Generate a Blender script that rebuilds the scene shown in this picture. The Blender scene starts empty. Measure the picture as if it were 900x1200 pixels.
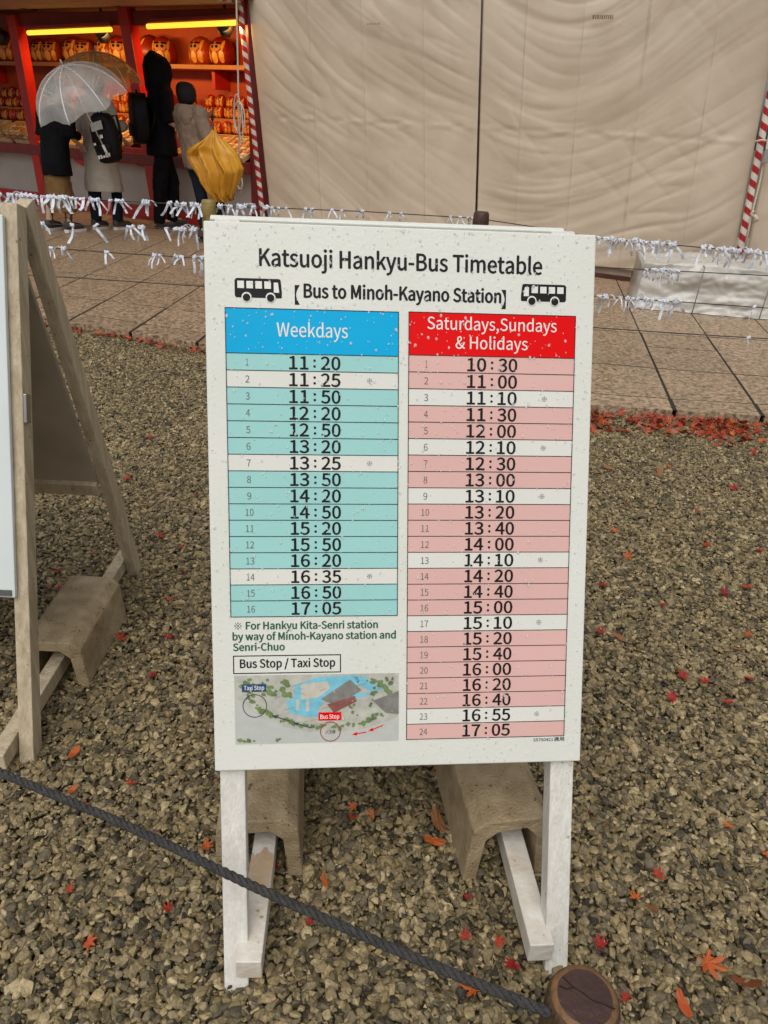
import bpy, bmesh, math, random
import numpy as np
from mathutils import Vector, Matrix, Euler, noise

R_ = math.radians
scene = bpy.context.scene
COL = scene.collection
rnd = random.Random(7)

# ------------------------------------------------------------------ camera
CAM_R = np.array([[0.99594494, 0.00269395, 0.08992448],
                  [-0.07833112, -0.46565180, 0.88149455],
                  [0.04424820, -0.88496392, -0.46355253]])   # rows: world x, y, z; columns: right, down, forward
CAM_H = 1.289
FPX = 880.0
cam_d = bpy.data.cameras.new('camera')
cam = bpy.data.objects.new('camera', cam_d); COL.objects.link(cam)
cam_d.sensor_fit = 'VERTICAL'; cam_d.sensor_height = 24.0; cam_d.lens = FPX / 1200 * 24.0
cam_d.clip_start = 0.02; cam_d.clip_end = 500
M = Matrix(((CAM_R[0, 0], -CAM_R[0, 1], -CAM_R[0, 2], 0), (CAM_R[1, 0], -CAM_R[1, 1], -CAM_R[1, 2], 0),
            (CAM_R[2, 0], -CAM_R[2, 1], -CAM_R[2, 2], CAM_H), (0, 0, 0, 1)))
cam.matrix_world = M
scene.camera = cam

# ------------------------------------------------------------------ overcast sky, soft sun, exposure
SUN_EL, SUN_AZ = 58, 200
w = bpy.data.worlds.new('World'); scene.world = w; w.use_nodes = True
nt = w.node_tree; nt.nodes.clear()
sky = nt.nodes.new('ShaderNodeTexSky'); sky.sky_type = 'NISHITA'; sky.sun_disc = False
sky.sun_elevation = R_(SUN_EL); sky.sun_rotation = R_(SUN_AZ); sky.dust_density = 4.0; sky.air_density = 1.2
hs = nt.nodes.new('ShaderNodeHueSaturation'); hs.inputs['Saturation'].default_value = 0.08
bg = nt.nodes.new('ShaderNodeBackground'); bg.inputs['Strength'].default_value = 0.105
wo = nt.nodes.new('ShaderNodeOutputWorld')
nt.links.new(sky.outputs[0], hs.inputs['Color']); nt.links.new(hs.outputs[0], bg.inputs['Color']); nt.links.new(bg.outputs[0], wo.inputs[0])
sd = bpy.data.lights.new('sun', 'SUN'); sd.energy = 1.3; sd.angle = R_(50); sd.color = (1.0, 0.94, 0.85)
sun = bpy.data.objects.new('sun', sd); COL.objects.link(sun)
sv = Vector((math.sin(R_(SUN_AZ)) * math.cos(R_(SUN_EL)), math.cos(R_(SUN_AZ)) * math.cos(R_(SUN_EL)), math.sin(R_(SUN_EL))))
sun.rotation_euler = sv.to_track_quat('Z', 'Y').to_euler(); sun.location = (0, -3, 8)
scene.view_settings.view_transform = 'Standard'; scene.view_settings.look = 'None'
scene.view_settings.exposure = 0.0; scene.view_settings.gamma = 1.0

# ------------------------------------------------------------------ places in the world
CAMP = np.array([0, 0, CAM_H])
def ray(u, v): return CAM_R @ np.array([(u - 450) / FPX, (v - 600) / FPX, 1.0])
def G(u, v, z=0.0):
    d = ray(u, v); t = (z - CAM_H) / d[2]; return Vector(CAMP + t * d)
def D(u, v, depth): return Vector(CAMP + ray(u, v) * depth)
O_ = np.array([-0.5910, 9.3522, 0.0]); YAW = R_(-33.79)
ES = np.array([math.cos(YAW), math.sin(YAW), 0]); EN = np.array([-ES[1], ES[0], 0])
def F(u, v, n=0.0):                       # (s, z) on a plane parallel to the stall front
    d = ray(u, v); t = ((O_ - CAMP) @ EN + n) / (d @ EN); p = CAMP + t * d
    return float((p - O_) @ ES), float(p[2])
def S(s, n, z): return Vector(O_ + ES * s + EN * n + np.array([0, 0, z]))
def FW(u, v, n=0.0):
    s, z = F(u, v, n); return S(s, n, z)

# ------------------------------------------------------------------ helpers
def tag(o, label=None, cat=None, group=None, kind=None):
    if label: o['label'] = label
    if cat: o['category'] = cat
    if group: o['group'] = group
    if kind: o['kind'] = kind
    return o
def empty(name, loc, label, cat, group=None, rz=0.0):
    o = bpy.data.objects.new(name, None); COL.objects.link(o); o.location = loc; o.rotation_euler = (0, 0, rz)
    o.empty_display_size = 0.05
    return tag(o, label, cat, group)
class MB:
    def __init__(s): s.v = []; s.f = []; s.m = []
    def add(s, vs, fs, mi=0):
        b = len(s.v); s.v += [tuple(v) for v in vs]; s.f += [tuple(b + i for i in f) for f in fs]; s.m += [mi] * len(fs)
    def frame_box(s, o, ax, ay, az, mi=0, bev=0.0):      # o: corner-centre, ax.. full-length vectors
        o = Vector(o); ax = Vector(ax); ay = Vector(ay); az = Vector(az)
        if bev <= 0:
            vs = [o + ax * (x - .5) + ay * (y - .5) + az * (z - .5) for z in (0, 1) for y in (0, 1) for x in (0, 1)]
            s.add(vs, [(0, 2, 3, 1), (4, 5, 7, 6), (0, 1, 5, 4), (2, 6, 7, 3), (0, 4, 6, 2), (1, 3, 7, 5)], mi); return
        bm = bmesh.new(); bmesh.ops.create_cube(bm, size=1.0)
        L = (ax.length, ay.length, az.length)
        for v in bm.verts: v.co = Vector((v.co.x * L[0], v.co.y * L[1], v.co.z * L[2]))
        bmesh.ops.bevel(bm, geom=bm.edges[:], offset=bev, segments=2, affect='EDGES', profile=.5)
        nx, ny, nz = ax.normalized(), ay.normalized(), az.normalized()
        bm.verts.index_update()
        s.add([o + nx * v.co.x + ny * v.co.y + nz * v.co.z for v in bm.verts], [[v.index for v in f.verts] for f in bm.faces], mi)
        bm.free()
    def box(s, c, size, mi=0, bev=0.0, rz=0.0):
        c_, s_ = math.cos(rz), math.sin(rz)
        s.frame_box(c, Vector((c_, s_, 0)) * size[0], Vector((-s_, c_, 0)) * size[1], (0, 0, size[2]), mi, bev)
    def bar(s, a, b, wx, wy, side=(1, 0, 0), mi=0, bev=0.0):  # rectangular bar from a to b; wx along side
        a = Vector(a); b = Vector(b); d = b - a; x = Vector(side); x = (x - d.normalized() * x.dot(d.normalized())).normalized()
        y = d.normalized().cross(x)
        s.frame_box((a + b) / 2, x * wx, y * wy, d, mi, bev)
    def tube(s, pts, r, n=8, mi=0, cap=True):
        pts = [Vector(p) for p in pts]; rs = r if isinstance(r, (list, tuple)) else [r] * len(pts)
        ring = []; up = None
        for i, p in enumerate(pts):
            d = (pts[min(i + 1, len(pts) - 1)] - pts[max(i - 1, 0)]).normalized()
            if up is None: up = Vector((0, 0, 1)) if abs(d.z) < .9 else Vector((1, 0, 0))
            x = up.cross(d).normalized(); y = d.cross(x); up = y
            ring.append([p + (x * math.cos(2 * math.pi * k / n) + y * math.sin(2 * math.pi * k / n)) * rs[i] for k in range(n)])
        fs = []
        for i in range(len(pts) - 1):
            for k in range(n):
                fs.append((i * n + k, i * n + (k + 1) % n, (i + 1) * n + (k + 1) % n, (i + 1) * n + k))
        if cap: fs += [tuple(range(n))[::-1], tuple((len(pts) - 1) * n + k for k in range(n))]
        s.add([v for r_ in ring for v in r_], fs, mi)
    def rings(s, secs, n=20, mi=0, cap=True):              # secs: (cx, cy, cz, rx, ry)
        vs = [(c[0] + c[3] * math.cos(2 * math.pi * k / n), c[1] + c[4] * math.sin(2 * math.pi * k / n), c[2]) for c in secs for k in range(n)]
        fs = [(i * n + k, i * n + (k + 1) % n, (i + 1) * n + (k + 1) % n, (i + 1) * n + k) for i in range(len(secs) - 1) for k in range(n)]
        if cap: fs += [tuple(range(n))[::-1], tuple((len(secs) - 1) * n + k for k in range(n))]
        s.add(vs, fs, mi)
    def poly(s, pts, mi=0): s.add(pts, [tuple(range(len(pts)))], mi)
    def build(s, name, mats, parent=None, smooth=False, world=True):
        me = bpy.data.meshes.new(name)
        inv = None
        vs = s.v
        if parent is not None and world:
            inv = parent.matrix_world_inv if hasattr(parent, 'matrix_world_inv') else wmat(parent).inverted()
            vs = [tuple(inv @ Vector(v)) for v in vs]
        me.from_pydata(vs, [], s.f)
        for m in (mats if isinstance(mats, (list, tuple)) else [mats]): me.materials.append(m)
        if len(me.materials) > 1: me.polygons.foreach_set('material_index', s.m)
        if smooth: me.polygons.foreach_set('use_smooth', [True] * len(me.polygons))
        me.update()
        o = bpy.data.objects.new(name, me); COL.objects.link(o)
        if parent is not None: o.parent = parent
        return o
def wmat(o):
    m = Matrix.LocRotScale(o.location, o.rotation_euler, o.scale)
    return wmat(o.parent) @ m if o.parent else m
def fix_normals(o):
    bm = bmesh.new(); bm.from_mesh(o.data); bmesh.ops.recalc_face_normals(bm, faces=bm.faces[:]); bm.to_mesh(o.data); bm.free(); return o
def copy_tree(o, parent=None):
    c = o.copy(); COL.objects.link(c)
    if parent is not None: c.parent = parent
    for ch in o.children: copy_tree(ch, c)
    return c
def apply_mods(o):
    dg = bpy.context.evaluated_depsgraph_get(); dg.update()
    me = bpy.data.meshes.new_from_object(o.evaluated_get(dg)); o.modifiers.clear(); o.data = me; return o

# ------------------------------------------------------------------ materials
def mat(name, col, rough=.6, var=.15, vscale=8.0, bump=0.0, bscale=60.0, metal=0.0, spec=.5, col2=None, emit=None, alpha=None, stretch=None, coat=0.0, detail=6.0):
    m = bpy.data.materials.new(name); m.use_nodes = True; t = m.node_tree; N = t.nodes; L = t.links
    b = N['Principled BSDF']; b.inputs['Roughness'].default_value = rough; b.inputs['Metallic'].default_value = metal
    b.inputs['Specular IOR Level'].default_value = spec; b.inputs['Coat Weight'].default_value = coat
    tc = N.new('ShaderNodeTexCoord'); vec = tc.outputs['Object']
    if stretch:
        mp = N.new('ShaderNodeMapping'); mp.inputs['Scale'].default_value = stretch; L.new(vec, mp.inputs[0]); vec = mp.outputs[0]
    nz = N.new('ShaderNodeTexNoise'); nz.inputs['Scale'].default_value = vscale; nz.inputs['Detail'].default_value = detail; nz.inputs['Roughness'].default_value = .6
    L.new(vec, nz.inputs['Vector'])
    rp = N.new('ShaderNodeValToRGB')
    c2 = col2 or tuple(c * (1 - var) for c in col); c1 = tuple(min(1, c * (1 + var * .6)) for c in col) if not col2 else col
    rp.color_ramp.elements[0].position = .3; rp.color_ramp.elements[1].position = .7
    rp.color_ramp.elements[0].color = (*c2, 1); rp.color_ramp.elements[1].color = (*c1, 1)
    L.new(nz.outputs['Fac'], rp.inputs[0]); L.new(rp.outputs[0], b.inputs['Base Color'])
    if bump:
        n2 = N.new('ShaderNodeTexNoise'); n2.inputs['Scale'].default_value = bscale; n2.inputs['Detail'].default_value = 5; L.new(vec, n2.inputs['Vector'])
        bp = N.new('ShaderNodeBump'); bp.inputs['Strength'].default_value = bump; bp.inputs['Distance'].default_value = .01
        L.new(n2.outputs['Fac'], bp.inputs['Height']); L.new(bp.outputs[0], b.inputs['Normal'])
    if emit: b.inputs['Emission Color'].default_value = (*emit[0], 1); b.inputs['Emission Strength'].default_value = emit[1]
    if alpha is not None: b.inputs['Alpha'].default_value = alpha
    return m
def ramp_rand(name, cols, rough=.5, per='Object', bump=.3, bscale=90, spec=.5, var=.25, vscale=60):
    m = bpy.data.materials.new(name); m.use_nodes = True; t = m.node_tree; N = t.nodes; L = t.links
    b = N['Principled BSDF']; b.inputs['Roughness'].default_value = rough; b.inputs['Specular IOR Level'].default_value = spec
    if per == 'Object': src = N.new('ShaderNodeObjectInfo').outputs['Random']
    else: src = N.new('ShaderNodeNewGeometry').outputs['Random Per Island']
    if per == 'Both':
        ad = N.new('ShaderNodeMath'); ad.operation = 'ADD'; L.new(src, ad.inputs[0]); L.new(N.new('ShaderNodeObjectInfo').outputs['Random'], ad.inputs[1])
        fr_ = N.new('ShaderNodeMath'); fr_.operation = 'FRACT'; L.new(ad.outputs[0], fr_.inputs[0]); src = fr_.outputs[0]
    rp = N.new('ShaderNodeValToRGB'); rp.color_ramp.interpolation = 'LINEAR'
    els = rp.color_ramp.elements
    while len(els) < len(cols): els.new(.5)
    for i, c in enumerate(cols): els[i].position = i / (len(cols) - 1); els[i].color = (*c, 1)
    L.new(src, rp.inputs[0])
    tc = N.new('ShaderNodeTexCoord'); nz = N.new('ShaderNodeTexNoise'); nz.inputs['Scale'].default_value = vscale; nz.inputs['Detail'].default_value = 5
    L.new(tc.outputs['Object'], nz.inputs['Vector'])
    mx = N.new('ShaderNodeMix'); mx.data_type = 'RGBA'; mx.blend_type = 'MULTIPLY'; mx.inputs[0].default_value = 1.0
    r2 = N.new('ShaderNodeValToRGB'); r2.color_ramp.elements[0].color = (1 - var * 2, 1 - var * 2, 1 - var * 2, 1); r2.color_ramp.elements[1].color = (1, 1, 1, 1)
    r2.color_ramp.elements[0].position = .3; r2.color_ramp.elements[1].position = .65
    L.new(nz.outputs['Fac'], r2.inputs[0]); L.new(rp.outputs[0], mx.inputs[6]); L.new(r2.outputs[0], mx.inputs[7]); L.new(mx.outputs[2], b.inputs['Base Color'])
    if bump:
        n2 = N.new('ShaderNodeTexNoise'); n2.inputs['Scale'].default_value = bscale; n2.inputs['Detail'].default_value = 5; L.new(tc.outputs['Object'], n2.inputs['Vector'])
        bp = N.new('ShaderNodeBump'); bp.inputs['Strength'].default_value = bump; bp.inputs['Distance'].default_value = .01
        L.new(n2.outputs['Fac'], bp.inputs['Height']); L.new(bp.outputs[0], b.inputs['Normal'])
    return m

M_STONE = ramp_rand('wet_gravel_stone', [(.05, .045, .035), (.41, .31, .155), (.11, .092, .062), (.58, .465, .27), (.25, .19, .09), (.05, .044, .035), (.39, .305, .165), (.17, .14, .09), (.49, .37, .195), (.075, .064, .045), (.31, .24, .125)], rough=.42, spec=.25, per='Both', bump=.4, bscale=160, var=.25, vscale=120)
M_SOIL = mat('dark_wet_grit', (.12, .092, .05), .6, .5, 40, .8, 150)
M_PAVE = ramp_rand('tan_paving_stone', [(.53, .375, .24), (.48, .335, .21), (.57, .405, .265), (.50, .35, .225), (.55, .39, .255)], rough=.36, per='Island', bump=.7, bscale=110, var=.42, vscale=48)
M_JOINT = mat('paving_joint', (.03, .022, .014), .9)
M_WHITEWOOD = mat('white_painted_wood', (.80, .79, .75), .42, .3, 26, .28, 70, stretch=(4, 4, .35), col2=(.64, .61, .55))
M_RAILWOOD = mat('worn_white_painted_wood', (.80, .78, .74), .42, .3, 16, .25, 90, col2=(.58, .51, .41))
M_OLDWOOD = mat('weathered_grey_wood', (.62, .53, .39), .6, .4, 12, .4, 40, stretch=(5, 5, .5), col2=(.38, .30, .19))
M_PANEL = mat('white_board_panel', (.755, .765, .715), .35, .05, 4, .08, 150, col2=(.71, .72, .665), spec=.3)
M_PANELBLUE = mat('pale_blue_white_panel', (.68, .74, .74), .3, .06, 4)
M_GREYPANEL = mat('grey_board_back', (.42, .35, .28), .6, .2, 5)
M_CONC = mat('mossy_concrete', (.46, .365, .235), .7, .4, 16, .5, 170, col2=(.24, .17, .085), detail=9)
M_ROPE = mat('black_rope_fibre', (.048, .046, .044), .6, .4, 60, .6, 300)
M_LOGTOP = mat('log_end_grain', (.062, .032, .025), .38, .4, 20, .5, 60, col2=(.045, .023, .018))
M_LOGRIM = mat('log_sapwood_rim', (.24, .12, .045), .55, .4, 25, .5, 80, col2=(.10, .05, .02))
M_BARK = mat('log_side', (.13, .075, .035), .65, .5, 14, .8, 50, stretch=(2, 2, .4), col2=(.05, .03, .016))
M_CRACK = mat('log_crack', (.012, .008, .006), .9)
M_PAPER = mat('white_paper_strip', (.66, .69, .76), .6, .08, 30)
M_WIRE = mat('dark_wire', (.05, .045, .04), .45, .2, metal=.6)
M_DARKWOOD = mat('dark_brown_post', (.07, .035, .02), .55, .4, 20, .4, 60)
M_YELWOOD = mat('yellowish_bamboo_post', (.28, .20, .06), .55, .4, 20, .3, 60)
M_WHITECLOTH = mat('wet_white_sheet', (.54, .52, .48), .3, .15, 4, .2, 30)
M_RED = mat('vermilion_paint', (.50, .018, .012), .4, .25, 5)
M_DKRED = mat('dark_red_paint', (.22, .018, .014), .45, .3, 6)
M_PALEFRONT = mat('grey_white_counter_front', (.46, .42, .38), .6, .1, 3)
M_ORANGEWALL = mat('orange_back_wall', (.44, .06, .014), .6, .2, 3)
M_SHELF = mat('orange_shelf_board', (.45, .18, .06), .5, .2, 6)
M_SLAT = mat('eave_slat', (.42, .26, .17), .6, .2, 6)
M_ROOFDARK = mat('dark_eave_timber', (.045, .03, .025), .6, .3, 5)
M_BLACK = mat('black_metal', (.012, .012, .013), .4)
M_TUBE = mat('lit_yellow_tube', (.9, .7, .2), .5, 0, emit=((1.0, .62, .04), 1.35))
M_GOLD = mat('gold_paint', (.72, .34, .05), .35, .2, 20)
M_DARUMA = ramp_rand('daruma_red', [(.48, .022, .012), (.30, .012, .008), (.52, .06, .012), (.40, .015, .01)], .35, 'Object', 0)
M_CREAM = mat('cream_face', (.55, .22, .07), .5, .1, 20)
M_INK = mat('black_ink', (.010, .009, .009), .5, .1, spec=.2)
M_GREYINK = mat('thin_grey_ink', (.13, .14, .14), .5, .1)
M_WINK = mat('white_print', (.78, .78, .75), .35, .05)
M_BLUE = mat('cyan_blue_print', (.0, .42, .78), .4, .06, 5, spec=.15)
M_TEAL = mat('pale_teal_print', (.35, .66, .645), .4, .05, 5, spec=.15)
M_REDP = mat('red_print', (.78, .002, .003), .4, .06, 5, spec=.12)
M_PINK = mat('pink_print', (.735, .46, .425), .4, .05, 5, spec=.15)
M_GREENINK = mat('green_ink', (.012, .10, .045), .5, .1)
M_OMI = ramp_rand('red_maple_leaf', [(.42, .012, .01), (.55, .05, .012), (.30, .008, .01), (.48, .02, .015)], .4, 'Object', .3, 60)
M_ORANGELEAF = ramp_rand('orange_leaf', [(.60, .13, .02), (.55, .09, .015), (.62, .18, .04)], .4, 'Object', .3, 60)
M_BROWNLEAF = ramp_rand('brown_leaf', [(.30, .10, .03), (.36, .16, .06), (.26, .07, .02)], .45, 'Object', .3, 60)
M_DRIFT = ramp_rand('heaped_leaf', [(.45, .03, .012), (.55, .10, .02), (.30, .03, .012), (.50, .06, .02), (.22, .07, .025), (.58, .14, .03), (.36, .02, .01)], .45, 'Island', 0)

# ================================================================== GROUND
def make_gravel():
    mb = MB(); mb.poly([(-60, -30, -.025), (60, -30, -.025), (60, 90, -.025), (-60, 90, -.025)])
    tag(mb.build('ground', M_SOIL), 'dark wet grit under the loose gravel', None, None, 'structure')
make_gravel()

def add_pits(m, scale, dark, lo, hi):
    t = m.node_tree; N = t.nodes; L = t.links; b = N['Principled BSDF']; src = b.inputs['Base Color'].links[0].from_socket
    tc = N.new('ShaderNodeTexCoord'); v = N.new('ShaderNodeTexVoronoi'); v.inputs['Scale'].default_value = scale; v.inputs['Randomness'].default_value = 1
    L.new(tc.outputs['Object'], v.inputs['Vector']); nz = N.new('ShaderNodeTexNoise'); nz.inputs['Scale'].default_value = scale * .35; nz.inputs['Detail'].default_value = 4; L.new(tc.outputs['Object'], nz.inputs['Vector'])
    sm = N.new('ShaderNodeMath'); sm.operation = 'ADD'; L.new(v.outputs['Distance'], sm.inputs[0]); L.new(nz.outputs['Fac'], sm.inputs[1])
    rp = N.new('ShaderNodeValToRGB'); rp.color_ramp.elements[0].position = lo; rp.color_ramp.elements[1].position = hi; rp.color_ramp.elements[0].color = (*dark, 1); rp.color_ramp.elements[1].color = (1, 1, 1, 1)
    L.new(sm.outputs[0], rp.inputs[0]); mx = N.new('ShaderNodeMix'); mx.data_type = 'RGBA'; mx.blend_type = 'MULTIPLY'; mx.inputs[0].default_value = 1
    L.new(src, mx.inputs[6]); L.new(rp.outputs[0], mx.inputs[7]); L.new(mx.outputs[2], b.inputs['Base Color'])
add_pits(M_CONC, 90, (.35, .28, .2), .50, .66); add_pits(M_PAVE, 130, (.45, .38, .3), .50, .68)
add_pits(M_WHITEWOOD, 70, (.62, .56, .48), .46, .56); add_pits(M_RAILWOOD, 45, (.55, .46, .36), .50, .60); add_pits(M_OLDWOOD, 60, (.5, .42, .33), .48, .60)
# paving: rows of slabs laid along a bent kerb
ROWS_PX = [[(71, 376), (238, 403), (695, 475), (900, 488)], [(65, 363), (238, 390), (697, 462), (900, 474)],
           [(58, 344), (236, 366), (697, 426), (900, 441)], [(49, 316), (235, 334), (697, 387), (900, 399)],
           [(39, 286), (235, 300), (697, 352), (900, 363)]]
PZ = 0.03
ROWS = [[G(u, v, PZ) for u, v in r] for r in ROWS_PX]
for k in range(5): ROWS.append([Vector((p.x, p.y + 1.0 + .0 * k, PZ)) for p in ROWS[-1]])
def row_y(k, x):
    r = ROWS[k]
    if x < r[0].x: a, b = r[0], r[1]
    elif x > r[-1].x: a, b = r[-2], r[-1]
    else:
        for a, b in zip(r, r[1:]):
            if a.x <= x <= b.x: break
    return a.y + (b.y - a.y) * (x - a.x) / (b.x - a.x)
def rc(k, c):                       # crossing of row k with column c
    xc = 1.91 + .464 * c; sl = .21 + .035 * xc; x = xc
    for _ in range(12): x = xc + sl * (row_y(k, x) - 3.8)
    return Vector((x, row_y(k, x), PZ))
def make_paving():
    mb = MB(); jm = 0.0125
    def slab(q, z0=-.05, th=PZ):
        c = sum(q, Vector()) / 4; top = []; mid = []
        for p in q:
            d = (c - p); d.z = 0; d.normalize(); top.append(p + d * (jm + .0015)); mid.append(p + d * jm)
        top = [Vector((p.x, p.y, PZ)) for p in top]; m1 = [Vector((p.x, p.y, PZ - .0015)) for p in mid]; bo = [Vector((p.x, p.y, z0)) for p in mid]
        vs = top + m1 + bo
        fs = [(0, 1, 2, 3)] + [(i, 4 + i, 4 + (i + 1) % 4, (i + 1) % 4) for i in range(4)] + [(4 + i, 8 + i, 8 + (i + 1) % 4, 4 + (i + 1) % 4) for i in range(4)]
        mb.add(vs, fs)
    for k in range(len(ROWS) - 1):
        step = 1
        for c in range(-22, 16, step):
            q = [rc(k, c), rc(k, c + step), rc(k + 1, c + step), rc(k + 1, c)]
            if k in (2,) and c % 2 == 0 and c > -3:
                h = [(q[0] * .42 + q[3] * .58), (q[1] * .42 + q[2] * .58)]
                slab([q[0], q[1], h[1], h[0]]); slab([h[0], h[1], q[2], q[3]])
            else: slab(q)
    o = fix_normals(mb.build('paving', M_PAVE)); tag(o, 'tan stone slab paving in front of the stall', None, None, 'structure')
    mb = MB(); a = [rc(0, c) + Vector((0, .012, -.0025)) for c in range(-22, 17)]; b = [rc(len(ROWS) - 1, c) + Vector((0, 0, -.0025)) for c in range(-22, 17)]
    n = len(a); mb.add(a + b, [(i, i + 1, n + i + 1, n + i) for i in range(n - 1)])
    tag(mb.build('paving_bed', M_JOINT), 'dark bed showing in the joints of the paving', None, None, 'structure')
make_paving()

# gravel: loose stones, one uncountable mass
def make_stones():
    src = bpy.data.collections.new('gravel_stone_shapes')
    r = random.Random(3)
    def stone(bm_out, c, size):
        bm = bmesh.new()
        for _ in range(r.choice((11, 13, 16))):
            v = Vector((r.gauss(0, 1), r.gauss(0, 1), r.gauss(0, 1))).normalized()
            bm.verts.new((v.x * .55, v.y * r.uniform(.36, .46), v.z * r.uniform(.2, .32)))
        bmesh.ops.convex_hull(bm, input=bm.verts[:])
        loose = [v for v in bm.verts if not v.link_faces]; bmesh.ops.delete(bm, geom=loose, context='VERTS')
        bmesh.ops.bevel(bm, geom=bm.edges[:], offset=.035, segments=1, affect='EDGES')
        Rm = Euler((r.gauss(0, .36), r.gauss(0, .36), r.uniform(0, 6.283))).to_matrix(); mp = {}
        for v in bm.verts: mp[v] = bm_out.verts.new(c + Rm @ v.co * size)
        for f in bm.faces: bm_out.faces.new([mp[v] for v in f.verts])
        bm.free()
    for i in range(26):
        bm = bmesh.new()
        for kx in (-1, 0, 1):
            for ky in (-1, 0, 1):
                stone(bm, Vector((kx * .0128 + r.uniform(-.006, .006), ky * .0128 + r.uniform(-.006, .006), r.uniform(-.006, .005))), .0165 * min(1.9, max(.5, r.lognormvariate(0, .42))))
        me = bpy.data.meshes.new('gravel_stone'); bm.to_mesh(me); bm.free(); me.materials.append(M_STONE)
        src.objects.link(bpy.data.objects.new('gravel_stone', me))
    rs = np.random.RandomState(5)
    P = []; Rr = []; Sc = []; Ix = []
    cell = .0225
    for yy in np.arange(.30, 6.4, cell):
        half = .5 + yy * .60
        for a0 in np.arange(-half, half + .12, cell):
            a = a0 + rs.uniform(-.4, .4) * cell; b = yy + rs.uniform(-.4, .4) * cell
            if b > row_y(0, a) - .018: continue
            P.append((a, b, rs.uniform(-.012, -.008))); Sc.append(rs.uniform(.74, 1.14)); Ix.append(rs.randint(26)); Rr.append((rs.normal(0, .06), rs.normal(0, .06), rs.uniform(0, 6.283)))
    me = bpy.data.meshes.new('gravel'); n = len(P); me.vertices.add(n)
    me.vertices.foreach_set('co', np.array(P, 'f').ravel())
    a = me.attributes.new('rot', 'FLOAT_VECTOR', 'POINT'); a.data.foreach_set('vector', np.array(Rr, 'f').ravel())
    a = me.attributes.new('scl', 'FLOAT', 'POINT'); a.data.foreach_set('value', np.array(Sc, 'f'))
    a = me.attributes.new('idx', 'INT', 'POINT'); a.data.foreach_set('value', np.array(Ix, 'i'))
    o = bpy.data.objects.new('gravel', me); COL.objects.link(o)
    g = bpy.data.node_groups.new('gravel_scatter', 'GeometryNodeTree')
    g.interface.new_socket('Geometry', in_out='INPUT', socket_type='NodeSocketGeometry'); g.interface.new_socket('Geometry', in_out='OUTPUT', socket_type='NodeSocketGeometry')
    N = g.nodes; L = g.links
    gi = N.new('NodeGroupInput'); go = N.new('NodeGroupOutput'); ip = N.new('GeometryNodeInstanceOnPoints'); ci = N.new('GeometryNodeCollectionInfo')
    ci.inputs['Collection'].default_value = src; ci.inputs['Separate Children'].default_value = True; ci.inputs['Reset Children'].default_value = True
    def na(nm, ty):
        x = N.new('GeometryNodeInputNamedAttribute'); x.data_type = ty; x.inputs['Name'].default_value = nm; return [s for s in x.outputs if s.enabled][0]
    L.new(gi.outputs[0], ip.inputs['Points']); L.new(ci.outputs[0], ip.inputs['Instance']); ip.inputs['Pick Instance'].default_value = True
    L.new(na('idx', 'INT'), ip.inputs['Instance Index']); L.new(na('scl', 'FLOAT'), ip.inputs['Scale'])
    er = N.new('FunctionNodeEulerToRotation'); L.new(na('rot', 'FLOAT_VECTOR'), er.inputs[0]); L.new(er.outputs[0], ip.inputs['Rotation'])
    L.new(ip.outputs[0], go.inputs[0])
    md = o.modifiers.new('scatter', 'NODES'); md.node_group = g
    tag(o, 'wet olive and grey crushed gravel covering the yard', None, None, 'stuff')
    print('stones', n)
make_stones()

# ================================================================== TIMETABLE BOARD
BP0 = Vector((-.168, 1.2025, 1.144)); BP3 = Vector((-.160, .8855, .3545))
BX = Vector((1, 0, 0)); BY = (BP3 - BP0); BH = BY.length; BY.normalize()
BN = BX.cross(BY).normalized()
if BN.y > 0: BN = -BN
QP = [(238, 258), (698, 275), (678, 893), (250, 905)]; QO = [(0, 0), (.6, 0), (.6, BH), (0, BH)]
A_ = []
for (X, Y), (u, v) in zip(QO, QP): A_ += [[u, v, 1, 0, 0, 0, -X * u, -X * v, -X], [0, 0, 0, u, v, 1, -Y * u, -Y * v, -Y]]
HB = np.linalg.svd(np.array(A_))[2][-1].reshape(3, 3)
def bd(u, v):
    p = HB @ np.array([u, v, 1.0]); return p[0] / p[2], p[1] / p[2]
def Bp(x, y, h=0.0): return BP0 + BX * x + BY * y + BN * h
BSYM = Matrix((BX, -BY, BN)).transposed()
try: SIGN_FONT = bpy.data.fonts.load(bpy.utils.system_resource('DATAFILES', path='fonts') + '/Noto Sans CJK Regular.woff2')   # Blender's own interface font
except Exception: SIGN_FONT = None
def text_mesh(body, offset=0.0):
    cu = bpy.data.curves.new('txt', 'FONT'); cu.body = body; cu.size = 1.0; cu.resolution_u = 3; cu.align_x = 'LEFT'
    if SIGN_FONT: cu.font = SIGN_FONT
    o = bpy.data.objects.new('txt', cu); COL.objects.link(o)
    dg = bpy.context.evaluated_depsgraph_get(); dg.update()
    me = bpy.data.meshes.new_from_object(o.evaluated_get(dg)); bpy.data.objects.remove(o); bpy.data.curves.remove(cu)
    return me
CAPH = None
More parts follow.
